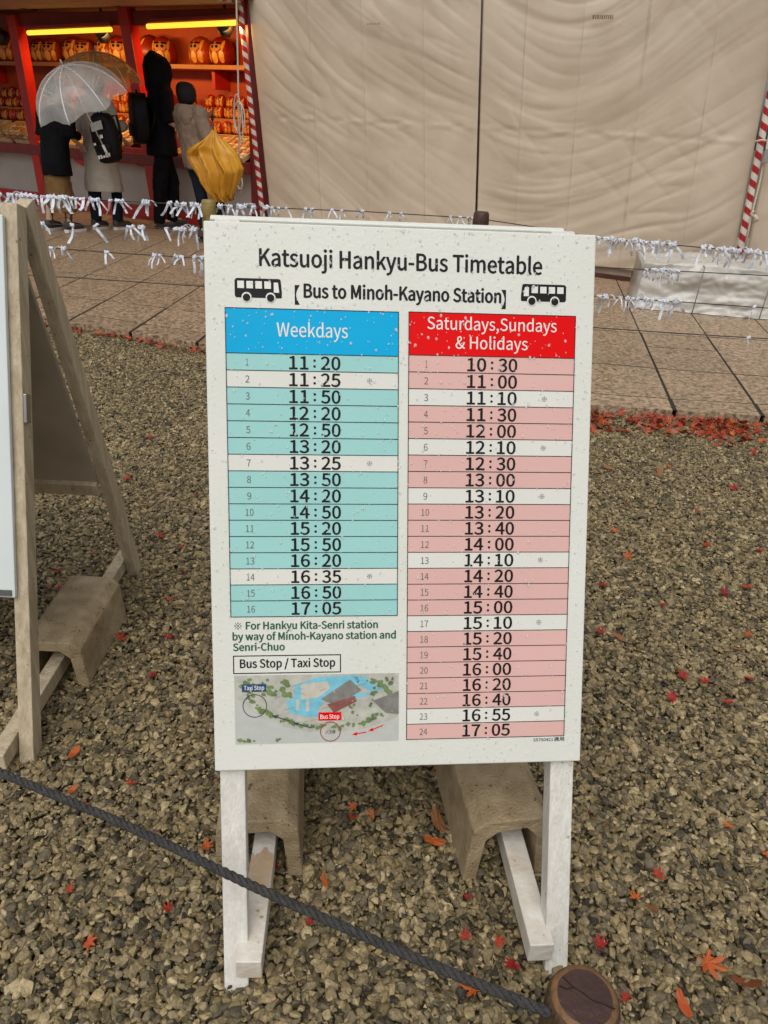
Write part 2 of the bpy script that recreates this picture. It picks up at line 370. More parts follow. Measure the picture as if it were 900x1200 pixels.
def bed_text(body, x0, x1, ybase, cap, m, parent, name, h, offset=0.012, place=None, skew=0.0):
    """letters fitted between x0 and x1 with the given capital height, lying on a flat board"""
    global CAPH
    if CAPH is None: c = text_mesh('H'); CAPH = max(v.co.y for v in c.vertices)
    me = text_mesh(body, offset); n = len(me.vertices); co = np.empty(n * 3, 'f'); me.vertices.foreach_get('co', co); co = co.reshape(-1, 3)
    xa, xb = co[:, 0].min(), co[:, 0].max(); sx = (x1 - x0) / (xb - xa); sy = cap / CAPH
    inv = wmat(parent).inverted(); pl = place or Bp
    fs = [tuple(p.vertices) for p in me.polygons]; bpy.data.meshes.remove(me)
    e = offset * cap * 2.2; vs = []; ff = []            # heavier strokes: the outline laid down again a hair to each side
    for j, (dx, dy) in enumerate(((0, 0), (e, 0), (-e, 0), (0, e * .8), (0, -e * .8)) if offset > 0 else ((0, 0),)):
        b0 = len(vs); vs += [inv @ pl(x0 + dx + (p[0] - xa) * sx, ybase + dy - p[1] * sy, h + j * 2e-5) for p in co]; ff += [tuple(b0 + i for i in f) for f in fs]
    me = bpy.data.meshes.new(name); me.from_pydata([tuple(v) for v in vs], [], ff); me.materials.append(m); me.update()
    o = bpy.data.objects.new(name, me); COL.objects.link(o); o.parent = parent
    return o
def quad(mb, x0, y0, x1, y1, h, mi=0, place=None):
    pl = place or Bp; mb.poly([pl(x0, y1, h), pl(x1, y1, h), pl(x1, y0, h), pl(x0, y0, h)], mi)
def ring2(mb, cx, cy, r, wd, h, n=40, place=None, mi=0, fill=False):
    pl = place or Bp
    o = [pl(cx + r * math.cos(2 * math.pi * k / n), cy - r * math.sin(2 * math.pi * k / n), h) for k in range(n)]
    if fill: mb.poly(o, mi); return
    i = [pl(cx + (r - wd) * math.cos(2 * math.pi * k / n), cy - (r - wd) * math.sin(2 * math.pi * k / n), h) for k in range(n)]
    mb.add(o + i, [(k, (k + 1) % n, n + (k + 1) % n, n + k) for k in range(n)], mi)
def pline(mb, x0, y0, x1, y1, wd, h, mi=0, place=None):
    pl = place or Bp; d = Vector((x1 - x0, y1 - y0, 0)); n = Vector((-d.y, d.x, 0)).normalized() * wd / 2
    q = [(x0 + n.x, y0 + n.y), (x0 - n.x, y0 - n.y), (x1 - n.x, y1 - n.y), (x1 + n.x, y1 + n.y)]
    mb.poly([pl(a, b, h) for a, b in q], mi)

def make_timetable():
    root = empty('timetable_board', (.135, .95, 0), 'white A-frame bus timetable board standing on gravel, with weekday and holiday columns', 'sign')
    mb = MB(); mb.frame_box(Bp(.3, BH / 2, -.006), BX * .6, BY * BH, BN * .012, bev=.002); mb.build('front_panel', M_PANEL, root)
    # legs run in the board's plane behind its edges down to the gravel
    for xa in (.026, .574):
        mb = MB(); top = Bp(xa, .01, -.032); k = (top.z + .022) / -BY.z; mb.bar(top, top + BY * k, .04, .036, BX, bev=.002); mb.build('front_leg', M_WHITEWOOD, root)
    # back half of the A
    RY = Vector((BY.x, -BY.y, BY.z)); top0 = Bp(0, -.004, -.045); T2 = Vector((top0.x, top0.y + .03, top0.z))
    RN = BX.cross(RY).normalized(); RN = RN if RN.y > 0 else -RN
    mb = MB(); mb.frame_box(T2 + BX * .288 + RY * (BH / 2) + RN * .022, BX * .58, RY * BH, RN * .012, bev=.002); mb.build('back_panel', M_PANEL, root)
    ends = []
    for xa in (.026, .574):
        a = T2 + BX * xa; k = (a.z + .022) / -RY.z; mb = MB(); mb.bar(a, a + RY * k, .04, .036, BX, bev=.002); mb.build('back_leg', M_WHITEWOOD, root); ends.append(a + RY * k)
    mb = MB(); mb.frame_box((Bp(.3, 0, -.03) + T2 + BX * .3) / 2 + Vector((0, 0, -.03)), BX * .5, Vector((0, .05, 0)), Vector((0, 0, .035)), bev=.002); mb.build('top_crosspiece', M_WHITEWOOD, root)
    # side rails: front ends where they show in front of the legs
    rails = [((291, 1128), (313, 965)), ((636, 1108), (597, 965))]
    for (f, b), e in zip(rails, ends):
        p = G(*f, .068); q = G(*b, .062); d = (q - p).normalized(); q = p + d * ((e.y + .03 - p.y) / d.y)
        mb = MB(); z = Vector((0, 0, -.021)); mb.bar(p + z, q + z, .042, .042, BX, bev=.002); sr = mb.build('side_rail', M_RAILWOOD, root)
        if f[0] < 400:
            mb = MB(); c = p.lerp(q, .17); qn = random.Random(2); dd = (q - p).normalized(); up_ = BX.cross(dd); up_ = up_ if up_.z > 0 else -up_
            xs = [-.0195 + .039 * i / 9 for i in range(10)]
            lo_ = [c + dd * (-.040 + qn.uniform(-.007, .009)) + BX * x + up_ * .0007 for x in xs]; hi_ = [c + dd * (.036 + qn.uniform(-.012, .012)) + BX * x + up_ * .0007 for x in xs]
            mb.add(lo_ + hi_, [(i, i + 1, 11 + i, 10 + i) for i in range(9)]); mb.build('bare_wood_patch', mat('bare_wood', (.56, .36, .19), .6, .4, 60, .3, 80, col2=(.50, .42, .33)), sr)
    # print -----------------------------------------------------
    h1, h2, h3 = .0005, .0010, .0015
    def T(body, ua, ub, vbase, capx, m, par, name, h=h2, off=.012, dv=None):
        xa, y = bd(ua, vbase); xb, y2 = bd(ub, vbase if dv is None else dv)
        return bed_text(body, xa, xb, (y + y2) / 2, capx, m, par, name, h, off)
    T('Katsuoji Hankyu-Bus Timetable', 304, 634, 312, .0250, M_INK, root, 'title_lettering', h1, .014, 321)
    T('Bus to Minoh-Kayano Station', 356, 586, 348.5, .0200, M_INK, root, 'subtitle_lettering', h1, .02, 355)
    for u, v, sgn in ((345, 345.5, 1), (592, 351, -1)):      # lenticular brackets
        mb = MB()
        x, y = bd(u, v); hh = .0145; t = .0075
        pts = [(x, y - hh)] + [(x + sgn * t, y - hh)] + [(x + sgn * (t - .0058 * math.sin(math.pi * (i / 8))), y - hh + 2 * hh * i / 8) for i in range(9)][1:-1] + [(x + sgn * t, y + hh), (x, y + hh)]
        pts = [(x, y - hh)] + [(x + sgn * t * (1 - .72 * math.sin(math.pi * i / 8)), y - hh + 2 * hh * i / 8) for i in range(9)] + [(x, y + hh)]
        q = [Bp(a, b, h1) for a, b in pts]; mb.poly(q); mb.build('subtitle_bracket', M_INK, root)
    # bus pictograms
    def bus(u0, v0, u1, v1, flip):
        xa, ya = bd(u0, v0); xb, yb = bd(u1, v1); W = xb - xa; Hh = yb - ya
        def pl(x, y, h): return Bp(xa + (W - x * W if flip else x * W), ya + y * Hh, h)
        m = MB()
        r = .05; body = []
        for cx, cy, a0 in ((1 - r, .06 + r, 90), (r, .06 + r, 180)): pass
        body = [(.03, .84), (.0, .76), (.0, .10), (.02, .03), (.05, 0), (.93, 0), (.97, .03), (.98, .12), (1.0, .55), (1.0, .80), (.98, .84)]
        m.poly([pl(a, b, h1) for a, b in body])
        b = m.build('bus_icon', M_INK, root); fix_normals(b)
        m = MB()
        for i in range(4): m.poly([pl(a, c, h2) for a, c in ((.06 + i * .19, .12), (.20 + i * .19, .12), (.20 + i * .19, .44), (.06 + i * .19, .44))])
        m.poly([pl(a, c, h2) for a, c in ((.83, .16), (.92, .16), (.945, .60), (.83, .60))])
        for cx in (.25, .76):
            ring = [(cx + .105 * math.cos(k * .314), .82 + .105 * W / Hh * math.sin(k * .314)) for k in range(20)]; m.poly([pl(a, min(c, .845) if False else c, h2) for a, c in ring])
        fix_normals(m.build('bus_window', M_WINK, b))
        for cx in (.25, .76):
            m = MB(); ring = [(cx + .08 * math.cos(k * .314), .84 + .08 * W / Hh * math.sin(k * .314)) for k in range(20)]; m.poly([pl(a, c, h3) for a, c in ring])
            fix_normals(m.build('bus_wheel', M_INK, b))
    bus(274.5, 325.5, 330, 354, False); bus(610, 332.5, 662, 358, True)
    # two columns
    def star(mb, cx, cy, r, h):
        for a in (45, 135): 
            dx, dy = math.cos(R_(a)) * r, math.sin(R_(a)) * r; pline(mb, cx - dx, cy - dy, cx + dx, cy + dy, r * .13, h)
        for dx, dy in ((.72, 0), (-.72, 0), (0, .72), (0, -.72)): ring2(mb, cx + dx * r, cy + dy * r, r * .19, 0, h + .0001, 8, fill=True)
    def column(uL, uR, v_top, v_head, v_bot, head_lines, hm, rm, times, starred, unum, ut0, ut1, ustar, light):
        x0 = (bd(uL[0], v_head)[0] + bd(uL[1], v_bot)[0]) / 2; x1 = (bd(uR[0], v_head)[0] + bd(uR[1], v_bot)[0]) / 2
        yt = bd((uL[0] + uR[0]) / 2, v_top + 2)[1]; yh = bd((uL[0] + uR[0]) / 2, v_head + 1)[1]; yb = bd((uL[1] + uR[1]) / 2, v_bot)[1]
        mb = MB(); quad(mb, x0, yt, x1, yh, h1); hd = mb.build('column_header', hm, root)
        for body, ua, ub, vb, vb2, cp in head_lines: T(body, ua, ub, vb, cp, M_WINK, hd, 'header_lettering', h2, .004, vb2)
        n = len(times); rh = (yb - yh) / n
        grid = MB(); t = .0011
        for i in range(n + 1): quad(grid, x0 - t / 2, yh + i * rh - t / 2, x1 + t / 2, yh + i * rh + t / 2, h2)
        quad(grid, x0 - t / 2, yt - t / 2, x1 + t / 2, yt + t / 2, h2)
        quad(grid, x0 - t / 2, yt, x0 + t / 2, yb, h3); quad(grid, x1 - t / 2, yt, x1 + t / 2, yb, h3)
        grid.build('table_grid', M_INK, root)
        vm = (v_head + v_bot) / 2
        xn = bd(unum, vm)[0]; xt0, xt1 = bd(ut0, vm)[0], bd(ut1, vm)[0]; xs = bd(ustar, vm)[0]
        for i, tm in enumerate(times):
            ya, y2 = yh + i * rh, yh + (i + 1) * rh
            mb = MB(); quad(mb, x0, ya, x1, y2, h1); row = mb.build('timetable_row', light if (i + 1) in starred else rm, root)
            a, b = tm.split(':'); yb_ = y2 - rh * .12; cp = rh * .755; gap = (xt1 - xt0)
            bed_text(a, xt0, xt0 + gap * .37, yb_, cp, M_INK, row, 'departure_hour', h2, .014) if a[0] != '1' or True else None
            bed_text(b, xt0 + gap * .625, xt1, yb_, cp, M_INK, row, 'departure_minute', h2, .014)
            m = MB()
            for fy in (.36, .70): ring2(m, xt0 + gap * .495, ya + rh * fy, .0020, 0, h2, 10, fill=True)
            m.build('time_colon', M_INK, row)
            ns = str(i + 1); wn = .0062 * len(ns) if ns != '1' else .003
            bed_text(ns, xn - wn / 2, xn + wn / 2, y2 - rh * .27, rh * .42, M_GREYINK, row, 'row_number', h2, -.004)
            if (i + 1) in starred:
                m = MB(); star(m, xs, (ya + y2) / 2, .0046, h2); m.build('reference_mark', M_GREYINK, row)
    wk = '11:20 11:25 11:50 12:20 12:50 13:20 13:25 13:50 14:20 14:50 15:20 15:50 16:20 16:35 16:50 17:05'.split()
    hd = '10:30 11:00 11:10 11:30 12:00 12:10 12:30 13:00 13:10 13:20 13:40 14:00 14:10 14:20 14:40 15:00 15:10 15:20 15:40 16:00 16:20 16:40 16:55 17:05'.split()
    M_LROW = mat('unshaded_print', (.75, .755, .705), .4, .04, 5, spec=.15)
    column((262, 271.5), (465.5, 464.5), 361, 414.5, 722.5, [('Weekdays', 324, 407, 394.5, 396, .0205)], M_BLUE, M_TEAL, wk, (2, 7, 14), 291, 339.5, 398, 432, M_LROW)
    column((477, 475.5), (671.5, 659), 366, 417, 865, [('Saturdays,Sundays', 500, 651, 387, 388, .0185), ('& Holidays', 533, 617, 409, 410, .0185)], M_REDP, M_PINK, hd, (3, 6, 9, 13, 17, 23), 496.5, 543.5, 600, 632, M_LROW)
    # note, framed caption, route map
    m = MB(); x, y = bd(277.5, 734); star(m, x, y, .0062, h1); m.build('note_reference_mark', M_GREENINK, root)
    T('For Hankyu Kita-Senri station', 287, 441, 739.5, .0118, M_GREENINK, root, 'note_lettering', h1, .02, 735)
    T('by way of Minoh-Kayano station and', 271.5, 462, 752.5, .0118, M_GREENINK, root, 'note_lettering', h1, .02, 747)
    T('Senri-Chuo', 272, 332, 764, .0118, M_GREENINK, root, 'note_lettering', h1, .02, 762)
    m = MB(); xa, ya = bd(271.5, 769); xb, yb = bd(398, 788.5); t = .0016
    for q in ((xa, ya, xb, ya + t), (xa, yb - t, xb, yb), (xa, ya + t, xa + t, yb - t), (xb - t, ya + t, xb, yb - t)): quad(m, *q, h1)
    cb = m.build('caption_frame', M_INK, root)
    T('Bus Stop / Taxi Stop', 280, 391, 785, .0135, M_INK, cb, 'caption_lettering', h1, .016, 780)
    T('SS750421', 623, 646, 869.5, .0048, M_INK, root, 'date_lettering', h1, .01, 869)
    T('適用', 647, 659, 869, .0056, M_INK, root, 'date_lettering', h1, .01, 868.5)
    # map in its own 0..1 frame
    xa, ya = bd(273, 792.5); xb, yb = bd(465, 868.5)
    def pl(x, y, h): return Bp(xa + (xb - xa) * x, ya + (yb - ya) * y, h)
    cm = lambda n, c, v=.12: mat('map_' + n, c, .35, v, 60)
    mp = MB(); mp.poly([pl(0, 1, h1), pl(1, 1, h1), pl(1, 0, h1), pl(0, 0, h1)]); rm = mp.build('route_map', cm('paper', (.50, .50, .44), .22), root)
    def piece(name, mt, polys, h):
        m = MB()
        for q in polys: m.poly([pl(a, b, h) for a, b in q])
        return fix_normals(m.build(name, mt, rm))
    piece('map_road', cm('road', (.52, .54, .51), .06), [[(0, .30), (.06, .42), (.16, .62), (.30, .76), (.45, .84), (.62, .86), (.80, .80), (1, .66), (1, 1), (0, 1)]], h1 + .0002)
    piece('map_pond', cm('pond', (.20, .55, .70), .2), [[(.36, .16), (.50, .04), (.74, .02), (.76, .10), (.70, .30), (.86, .26), (.78, .34), (.68, .38), (.55, .36), (.50, .52), (.52, .62), (.44, .62), (.33, .56), (.31, .40), (.36, .32)], [(.72, .04), (.80, .04), (.82, .14), (.92, .22), (.84, .26), (.76, .18)]], h1 + .0004)
    piece('map_terrace', cm('terrace', (.58, .55, .47), .15), [[(.40, .14), (.56, .10), (.58, .20), (.50, .34), (.40, .36)], [(.37, .36), (.39, .36), (.39, .52), (.37, .52)], [(.43, .36), (.45, .36), (.45, .54), (.43, .54)]], h1 + .0006)
    green = cm('green', (.17, .25, .09), .5)
    r2 = random.Random(9); pol = []
    def blob(cx, cy, r):
        k = r2.randint(7, 11); a0 = r2.random() * 6
        pol.append([(cx + r * r2.uniform(.55, 1.2) * math.cos(a0 + 6.283 * i / k), cy + 2.1 * r * r2.uniform(.55, 1.2) * math.sin(a0 + 6.283 * i / k)) for i in range(k)])
    path = [(.08, .30), (.14, .48), (.22, .60), (.32, .68), (.44, .75), (.58, .78), (.70, .76), (.82, .68), (.92, .58)]
    for (a, b), (c, d) in zip(path, path[1:]):
        for i in range(7): t = i / 7; blob(a + (c - a) * t + r2.uniform(-.02, .02), b + (d - b) * t + r2.uniform(-.04, .03), r2.uniform(.008, .02))
    for _ in range(30): blob(r2.uniform(.02, .34), r2.uniform(.05, .30), r2.uniform(.008, .024))
    for _ in range(24): blob(r2.uniform(.80, .97), r2.uniform(.06, .30), r2.uniform(.008, .02))
    for _ in range(10): blob(r2.uniform(.68, .9), r2.uniform(.36, .62), r2.uniform(.006, .018))
    for _ in range(16): blob(r2.uniform(.02, .27), r2.uniform(.92, .965), r2.uniform(.006, .014))
    m = MB()
    for j, q in enumerate(pol): m.poly([pl(min(max(a, .003), .997), min(max(b, .004), .996), h1 + .0008 + j * 1e-6) for a, b in q])
    pg = fix_normals(m.build('map_planting', green, rm)); pg['kind'] = 'stuff'
    piece('map_hall_roof', cm('hall', (.22, .22, .20), .3), [[(.52, .36), (.70, .08), (.77, .24), (.62, .46)], [(.84, .40), (1, .26), (1, .60), (.92, .58)]], h1 + .001)
    piece('map_hall_front', cm('hallred', (.28, .10, .08), .4), [[(.56, .44), (.73, .32), (.74, .40), (.60, .56)]], h1 + .0012)
    m = MB()
    for i in range(26):
        a, b = r2.uniform(.2, .9), r2.uniform(.1, .8); pline(m, a, b, a + r2.uniform(.02, .09), b + r2.uniform(-.08, .08), .003, h1 + .0013, 0, lambda x, y, h: pl(x, y, h))
    m.build('map_linework', cm('lines', (.26, .24, .20)), rm)
    gi = M_INK
    m = MB()
    def inmap(mb, cx, cy, rpx, wd, mi=0):
        X, Y = pl(cx, cy, 0), None
        x = xa + (xb - xa) * cx; y = ya + (yb - ya) * cy; ring2(mb, x, y, rpx, wd, h3, 40)
    inmap(m, .12, .44, .0190, .0010); m.build('map_circle', M_INK, rm)
    m = MB(); inmap(m, .578, .84, .0165, .0012); m.build('map_circle', mat('dark_red_line', (.30, .01, .01)), rm)
    def arrow(name, mt, segs):
        m = MB()
        for a, b, c, d in segs:
            x0, y0 = xa + (xb - xa) * a, ya + (yb - ya) * b; x1, y1 = xa + (xb - xa) * c, ya + (yb - ya) * d
            pline(m, x0, y0, x1, y1, .0016, h3); dv = Vector((x1 - x0, y1 - y0, 0)).normalized(); nv = Vector((-dv.y, dv.x, 0))
            e = Vector((x1, y1, 0)); q = [e + dv * .005, e + nv * .003 - dv * .003, e - nv * .003 - dv * .003]; m.poly([Bp(p.x, p.y, h3 + .0001) for p in q])
        fix_normals(m.build(name, mt, rm))
    arrow('map_arrow', mat('map_dark_arrow', (.02, .05, .06)), [(.46, .78, .37, .71), (.33, .67, .24, .60)])
    arrow('map_arrow', M_REDP, [(.91, .76, .83, .83), (.80, .86, .73, .885)])
    for body, x0, y0, x1, y1, mt in (('Taxi Stop', .045, .125, .19, .235, mat('navy_print', (.01, .06, .17), .35)), ('Bus Stop', .505, .555, .645, .675, M_REDP)):
        m = MB(); m.poly([pl(x0, y1, h3), pl(x1, y1, h3), pl(x1, y0, h3), pl(x0, y0, h3)]); tg = m.build('map_tag', mt, rm)
        bed_text(body, xa + (xb - xa) * (x0 + .012), xa + (xb - xa) * (x1 - .012), ya + (yb - ya) * (y1 - .028), (yb - ya) * .062, M_WINK, tg, 'tag_lettering', h3 + .0005, .012)
    bed_text('バス停', xa + (xb - xa) * .548, xa + (xb - xa) * .608, ya + (yb - ya) * .875, .0055, M_INK, rm, 'map_lettering', h3, 0)
    # rain on the panel
    mdrop = bpy.data.materials.new('rain_drop'); mdrop.use_nodes = True; b = mdrop.node_tree.nodes['Principled BSDF']
    b.inputs['Base Color'].default_value = (.97, .98, .98, 1); b.inputs['Roughness'].default_value = .12; b.inputs['IOR'].default_value = 1.4; b.inputs['Alpha'].default_value = .34
    mb = MB(); r3 = random.Random(21)
    for _ in range(1700):
        x = r3.uniform(.006, .594); y = BH * r3.random() ** 1.25; y = min(max(y, .005), BH - .006); r = r3.choice((.0007, .0009, .0009, .0012, .0015, .0021)) * r3.uniform(.7, 1.15)
        if .02 < x < .3 and y > .6 and r3.random() < .6: continue
        n = 9; el = r3.uniform(1, 1.5); hh = r * .55
        vs = [Bp(x + r * math.cos(6.2832 * k / n), y + r * el * math.sin(6.2832 * k / n), .0016) for k in range(n)]
        vs += [Bp(x + r * .72 * math.cos(6.2832 * k / n), y + r * .72 * el * math.sin(6.2832 * k / n), .0016 + hh * .7) for k in range(n)]
        vs.append(Bp(x, y + r * .1, .0016 + hh))
        mb.add(vs, [(k, (k + 1) % n, n + (k + 1) % n, n + k) for k in range(n)] + [(n + k, n + (k + 1) % n, 2 * n) for k in range(n)] + [tuple(range(n))[::-1]])
    o = fix_normals(mb.build('raindrops', mdrop, root, True)); o['kind'] = 'stuff'
    return ends
REAR_ENDS = make_timetable()

# ------------------------------------------------------------------ concrete channel blocks weighing the rails down
def channel_block(a, d, width, height, length, z, label):
    """upturned U channel; a: middle of its front end on the ground, d: direction of its length"""
    d = Vector((d[0], d[1], 0)).normalized(); sx = Vector((d.y, -d.x, 0)); a = Vector((a[0], a[1], z))
    o = empty('concrete_block', a, label, 'concrete block', 'concrete blocks weighing down the sign rails')
    w2 = width / 2; t = .028; fl = .008; c = .022
    prof = [(-w2 - fl, 0), (-w2, height - c), (-w2 + c, height), (w2 - c, height), (w2, height - c), (w2 + fl, 0), (w2 + fl - t, 0), (w2 - t, height - t - c), (w2 - t - c, height - t), (-w2 + t + c, height - t), (-w2 + t, height - t - c), (-w2 - fl + t, 0)]
    n = len(prof); segs = 7; mb = MB(); rr = random.Random(int(a.x * 1000))
    vs = []
    for i in range(segs):
        f = i / (segs - 1)
        for x, zz in prof:
            j = .0005; vs.append(a + d * (length * f + (rr.uniform(-.003, .003) if i in (0, segs - 1) else 0)) + sx * (x + rr.uniform(-j, j)) + Vector((0, 0, max(-.008, zz + rr.uniform(-j, j)))))
    fs = [(i * n + k, i * n + (k + 1) % n, (i + 1) * n + (k + 1) % n, (i + 1) * n + k) for i in range(segs - 1) for k in range(n)]
    for base in (0, (segs - 1) * n):
        for q in ((0, 1, 10, 11), (1, 2, 9, 10), (2, 3, 8, 9), (3, 4, 7, 8), (4, 5, 6, 7)): fs.append(tuple(base + k for k in q))
    mb.add(vs, fs); ob = fix_normals(mb.build('block_body', M_CONC, o))
    m = ob.modifiers.new('b', 'BEVEL'); m.width = .0035; m.segments = 2; m.limit_method = 'ANGLE'
    return o
pr = G(592, 1024); dr = (G(560, 905) - G(592, 1024)); channel_block((pr.x, pr.y), (-.06, 1), .155, .158, .42, -.008, 'concrete channel block under the right end of the timetable board, front end in view')
pl_ = G(311, 1024); channel_block((pl_.x - .012, pl_.y), (.0, 1), .15, .150, .40, -.008, 'concrete channel block under the left end of the timetable board, half hidden by its leg')

# ================================================================== SECOND A-FRAME SIGN (left)
def make_side_sign():
    a = G(36, 880); b = G(158, 668)
    d = (b - a); L = d.length; d.normalize(); nrm = Vector((d.y, -d.x, 0))       # sign stretches along -nrm to the left
    if nrm.x < 0: nrm = -nrm
    rr = Vector(ray(16, 240)); t = (a - Vector(CAMP)).dot(nrm) / rr.dot(nrm); apex = Vector(CAMP) + rr * t
    root = empty('signboard', (a + b) / 2 - nrm * .3, 'weathered wooden A-frame sign with pale panel, cut off by the picture edge', 'sign')
    up1 = (apex - a).normalized(); up2 = (apex - b).normalized(); Wd = .72
    def leg(p, q, side, nm='front_leg', w1=.032, w2=.042, mt=M_OLDWOOD):
        mb = MB(); mb.bar(p, q, w1, w2, side, bev=.002); mb.build(nm, mt, root)
    for k in (0.0, Wd):
        off = -nrm * k
        leg(a + off + up1 * -.025, apex + off, nrm); leg(b + off + up2 * -.02 + d * .0, apex + off + d * .04, nrm, 'back_leg', .03, .045)
        mb = MB(); e = Vector((0, 0, .035)); mb.bar(a - d * .07 + off - nrm * .036 + e, b + d * .03 + off - nrm * .034 + e, .034, .04, nrm, bev=.002); mb.build('side_rail', M_OLDWOOD, root)
    n1 = nrm.cross(up1).normalized(); n1 = n1 if n1.dot(d) < 0 else -n1
    n2 = nrm.cross(up2).normalized(); n2 = n2 if n2.dot(d) > 0 else -n2
    h = (apex - a).length; h2 = (apex - b).length
    # the front panel ends a little left of the leg's outer face
    mb = MB(); c = a + up1 * (h * .645) - nrm * (Wd / 2 + .006) + n1 * .029; mb.frame_box(c, nrm * (Wd + .0), up1 * (h * .665), n1 * .012, bev=.002); fp = mb.build('front_panel', M_PANELBLUE, root)
    mb = MB(); q = a + up1 * (h * .322) - nrm * .035 + n1 * .038; mb.frame_box(q, nrm * .045, up1 * .012, n1 * .004); mb.build('maker_plate', mat('small_dark_plate', (.10, .10, .10), .4), fp)
    mb = MB(); c = b + up2 * (h2 * .645) - nrm * (Wd / 2) + n2 * -.012; mb.frame_box(c, nrm * (Wd - .03), up2 * (h2 * .62), n2 * .01); bp = mb.build('back_panel', M_GREYPANEL, root)
    mb = MB(); c = b + up2 * (h2 * .33) - nrm * (Wd / 2) - n2 * .022; mb.frame_box(c, nrm * (Wd - .03), up2 * .04, n2 * .02, bev=.002); mb.build('bottom_batten', M_OLDWOOD, root)
    mb = MB(); mb.frame_box(a + up1 * (h * .655) + nrm * .02 + n1 * .012, nrm * .008, up1 * .06, n1 * .02, bev=.002); mb.build('hook', mat('dull_steel', (.35, .34, .31), .4, metal=.9), root)
    mb = MB(); mb.frame_box(apex - nrm * (Wd / 2) + d * .02 - Vector((0, 0, .03)), nrm * Wd, d * .05, Vector((0, 0, .03))); mb.build('top_crosspiece', M_OLDWOOD, root)
    # block riding on the near rail
    rl = a - nrm * .035
    channel_block((rl + d * (L * .30))[:2], d, .15, .133, .30, -.008, 'brown concrete channel block on the rail of the weathered wooden sign')
make_side_sign()

# ================================================================== ROPE, LOG POST
def make_rope():
    ctrl = [D(-60, 875, 1.33), D(0, 905, 1.29), D(150, 968, 1.22), D(300, 1040, 1.14), D(450, 1107, 1.065), D(560, 1153, 1.01), D(645, 1187, .975)]
    pts = []
    P = [ctrl[0] * 2 - ctrl[1]] + ctrl + [ctrl[-1] * 2 - ctrl[-2]]
    for i in range(1, len(P) - 2):
        for k in range(40):
            t = k / 40; p0, p1, p2, p3 = P[i - 1:i + 3]
            pts.append(.5 * ((2 * p1) + (p2 - p0) * t + (2 * p0 - 5 * p1 + 4 * p2 - p3) * t * t + (3 * p1 - p0 - 3 * p2 + p3) * t ** 3))
    pts.append(ctrl[-1])
    # resample evenly
    acc = [0]
    for a, b in zip(pts, pts[1:]): acc.append(acc[-1] + (b - a).length)
    N = int(acc[-1] / .0022); out = []; j = 0
    for i in range(N + 1):
        s = acc[-1] * i / N
        while acc[j + 1] < s and j < len(acc) - 2: j += 1
        f = (s - acc[j]) / (acc[j + 1] - acc[j]); out.append((pts[j].lerp(pts[j + 1], f), s))
    mb = MB(); pitch = .040; r0 = .0037
    for st in range(3):
        line = []
        for i, (p, s) in enumerate(out):
            d = (out[min(i + 1, N)][0] - out[max(i - 1, 0)][0]).normalized(); x = d.cross(Vector((0, 0, 1))).normalized(); y = x.cross(d)
            a = -2 * math.pi * s / pitch + st * 2.0944; line.append(p + (x * math.cos(a) + y * math.sin(a)) * r0)
        mb.tube(line, .0040, 8)
    o = mb.build('rope', M_ROPE, None, True); tag(o, 'black twisted rope strung across the foreground above the gravel', 'rope')
make_rope()
def make_log():
    c = D(685, 1170, .985); r = .049; n = 40
    root = empty('wooden_post', (c.x, c.y, 0), 'short log post with cracked dark top at the end of the black rope', 'post')
    prof = [(1.03, -.02), (1.0, c.z * .5), (.99, c.z - .012), (.96, c.z - .004), (.90, c.z)]
    def rad(k): return r * (1 + .035 * noise.noise((math.cos(k) * 1.3, math.sin(k) * 1.3, 3.1)) + .02 * noise.noise((math.cos(k) * 4, math.sin(k) * 4, 1)))
    mb = MB(); vs = [(c.x + rad(6.2832 * k / n) * f * math.cos(6.2832 * k / n), c.y + rad(6.2832 * k / n) * f * math.sin(6.2832 * k / n), z) for f, z in prof for k in range(n)]
    mb.add(vs, [(i * n + k, i * n + (k + 1) % n, (i + 1) * n + (k + 1) % n, (i + 1) * n + k) for i in range(len(prof) - 1) for k in range(n)]); mb.build('trunk', M_BARK, root, True)
    mb = MB(); vs = []
    for f, dz in ((.90, 0), (.84, .003), (.74, .004), (.4, .005)): vs += [(c.x + rad(6.2832 * k / n) * f * math.cos(6.2832 * k / n), c.y + rad(6.2832 * k / n) * f * math.sin(6.2832 * k / n), c.z + dz) for k in range(n)]
    vs.append((c.x, c.y, c.z + .005))
    fs = [(i * n + k, i * n + (k + 1) % n, (i + 1) * n + (k + 1) % n, (i + 1) * n + k) for i in range(3) for k in range(n)] + [(3 * n + k, 3 * n + (k + 1) % n, 4 * n) for k in range(n)]
    mb.add(vs, fs); mb.m = [0] * (2 * n) + [1] * (2 * n); mb.build('end_grain', [M_LOGRIM, M_LOGTOP], root, True)
    mb = MB()
    for line in ([(-.022, .026), (-.012, .012), (-.004, .006), (.008, -.006), (.018, -.010), (.034, -.018)], [(-.012, .012), (-.022, .010), (-.030, .015)]):
        for (x0, y0), (x1, y1) in zip(line, line[1:]): mb.bar((c.x + x0, c.y + y0, c.z + .0048), (c.x + x1, c.y + y1, c.z + .0048), .0016, .0016, (0, 0, 1))
    mb.build('crack', M_CRACK, root)
make_log()

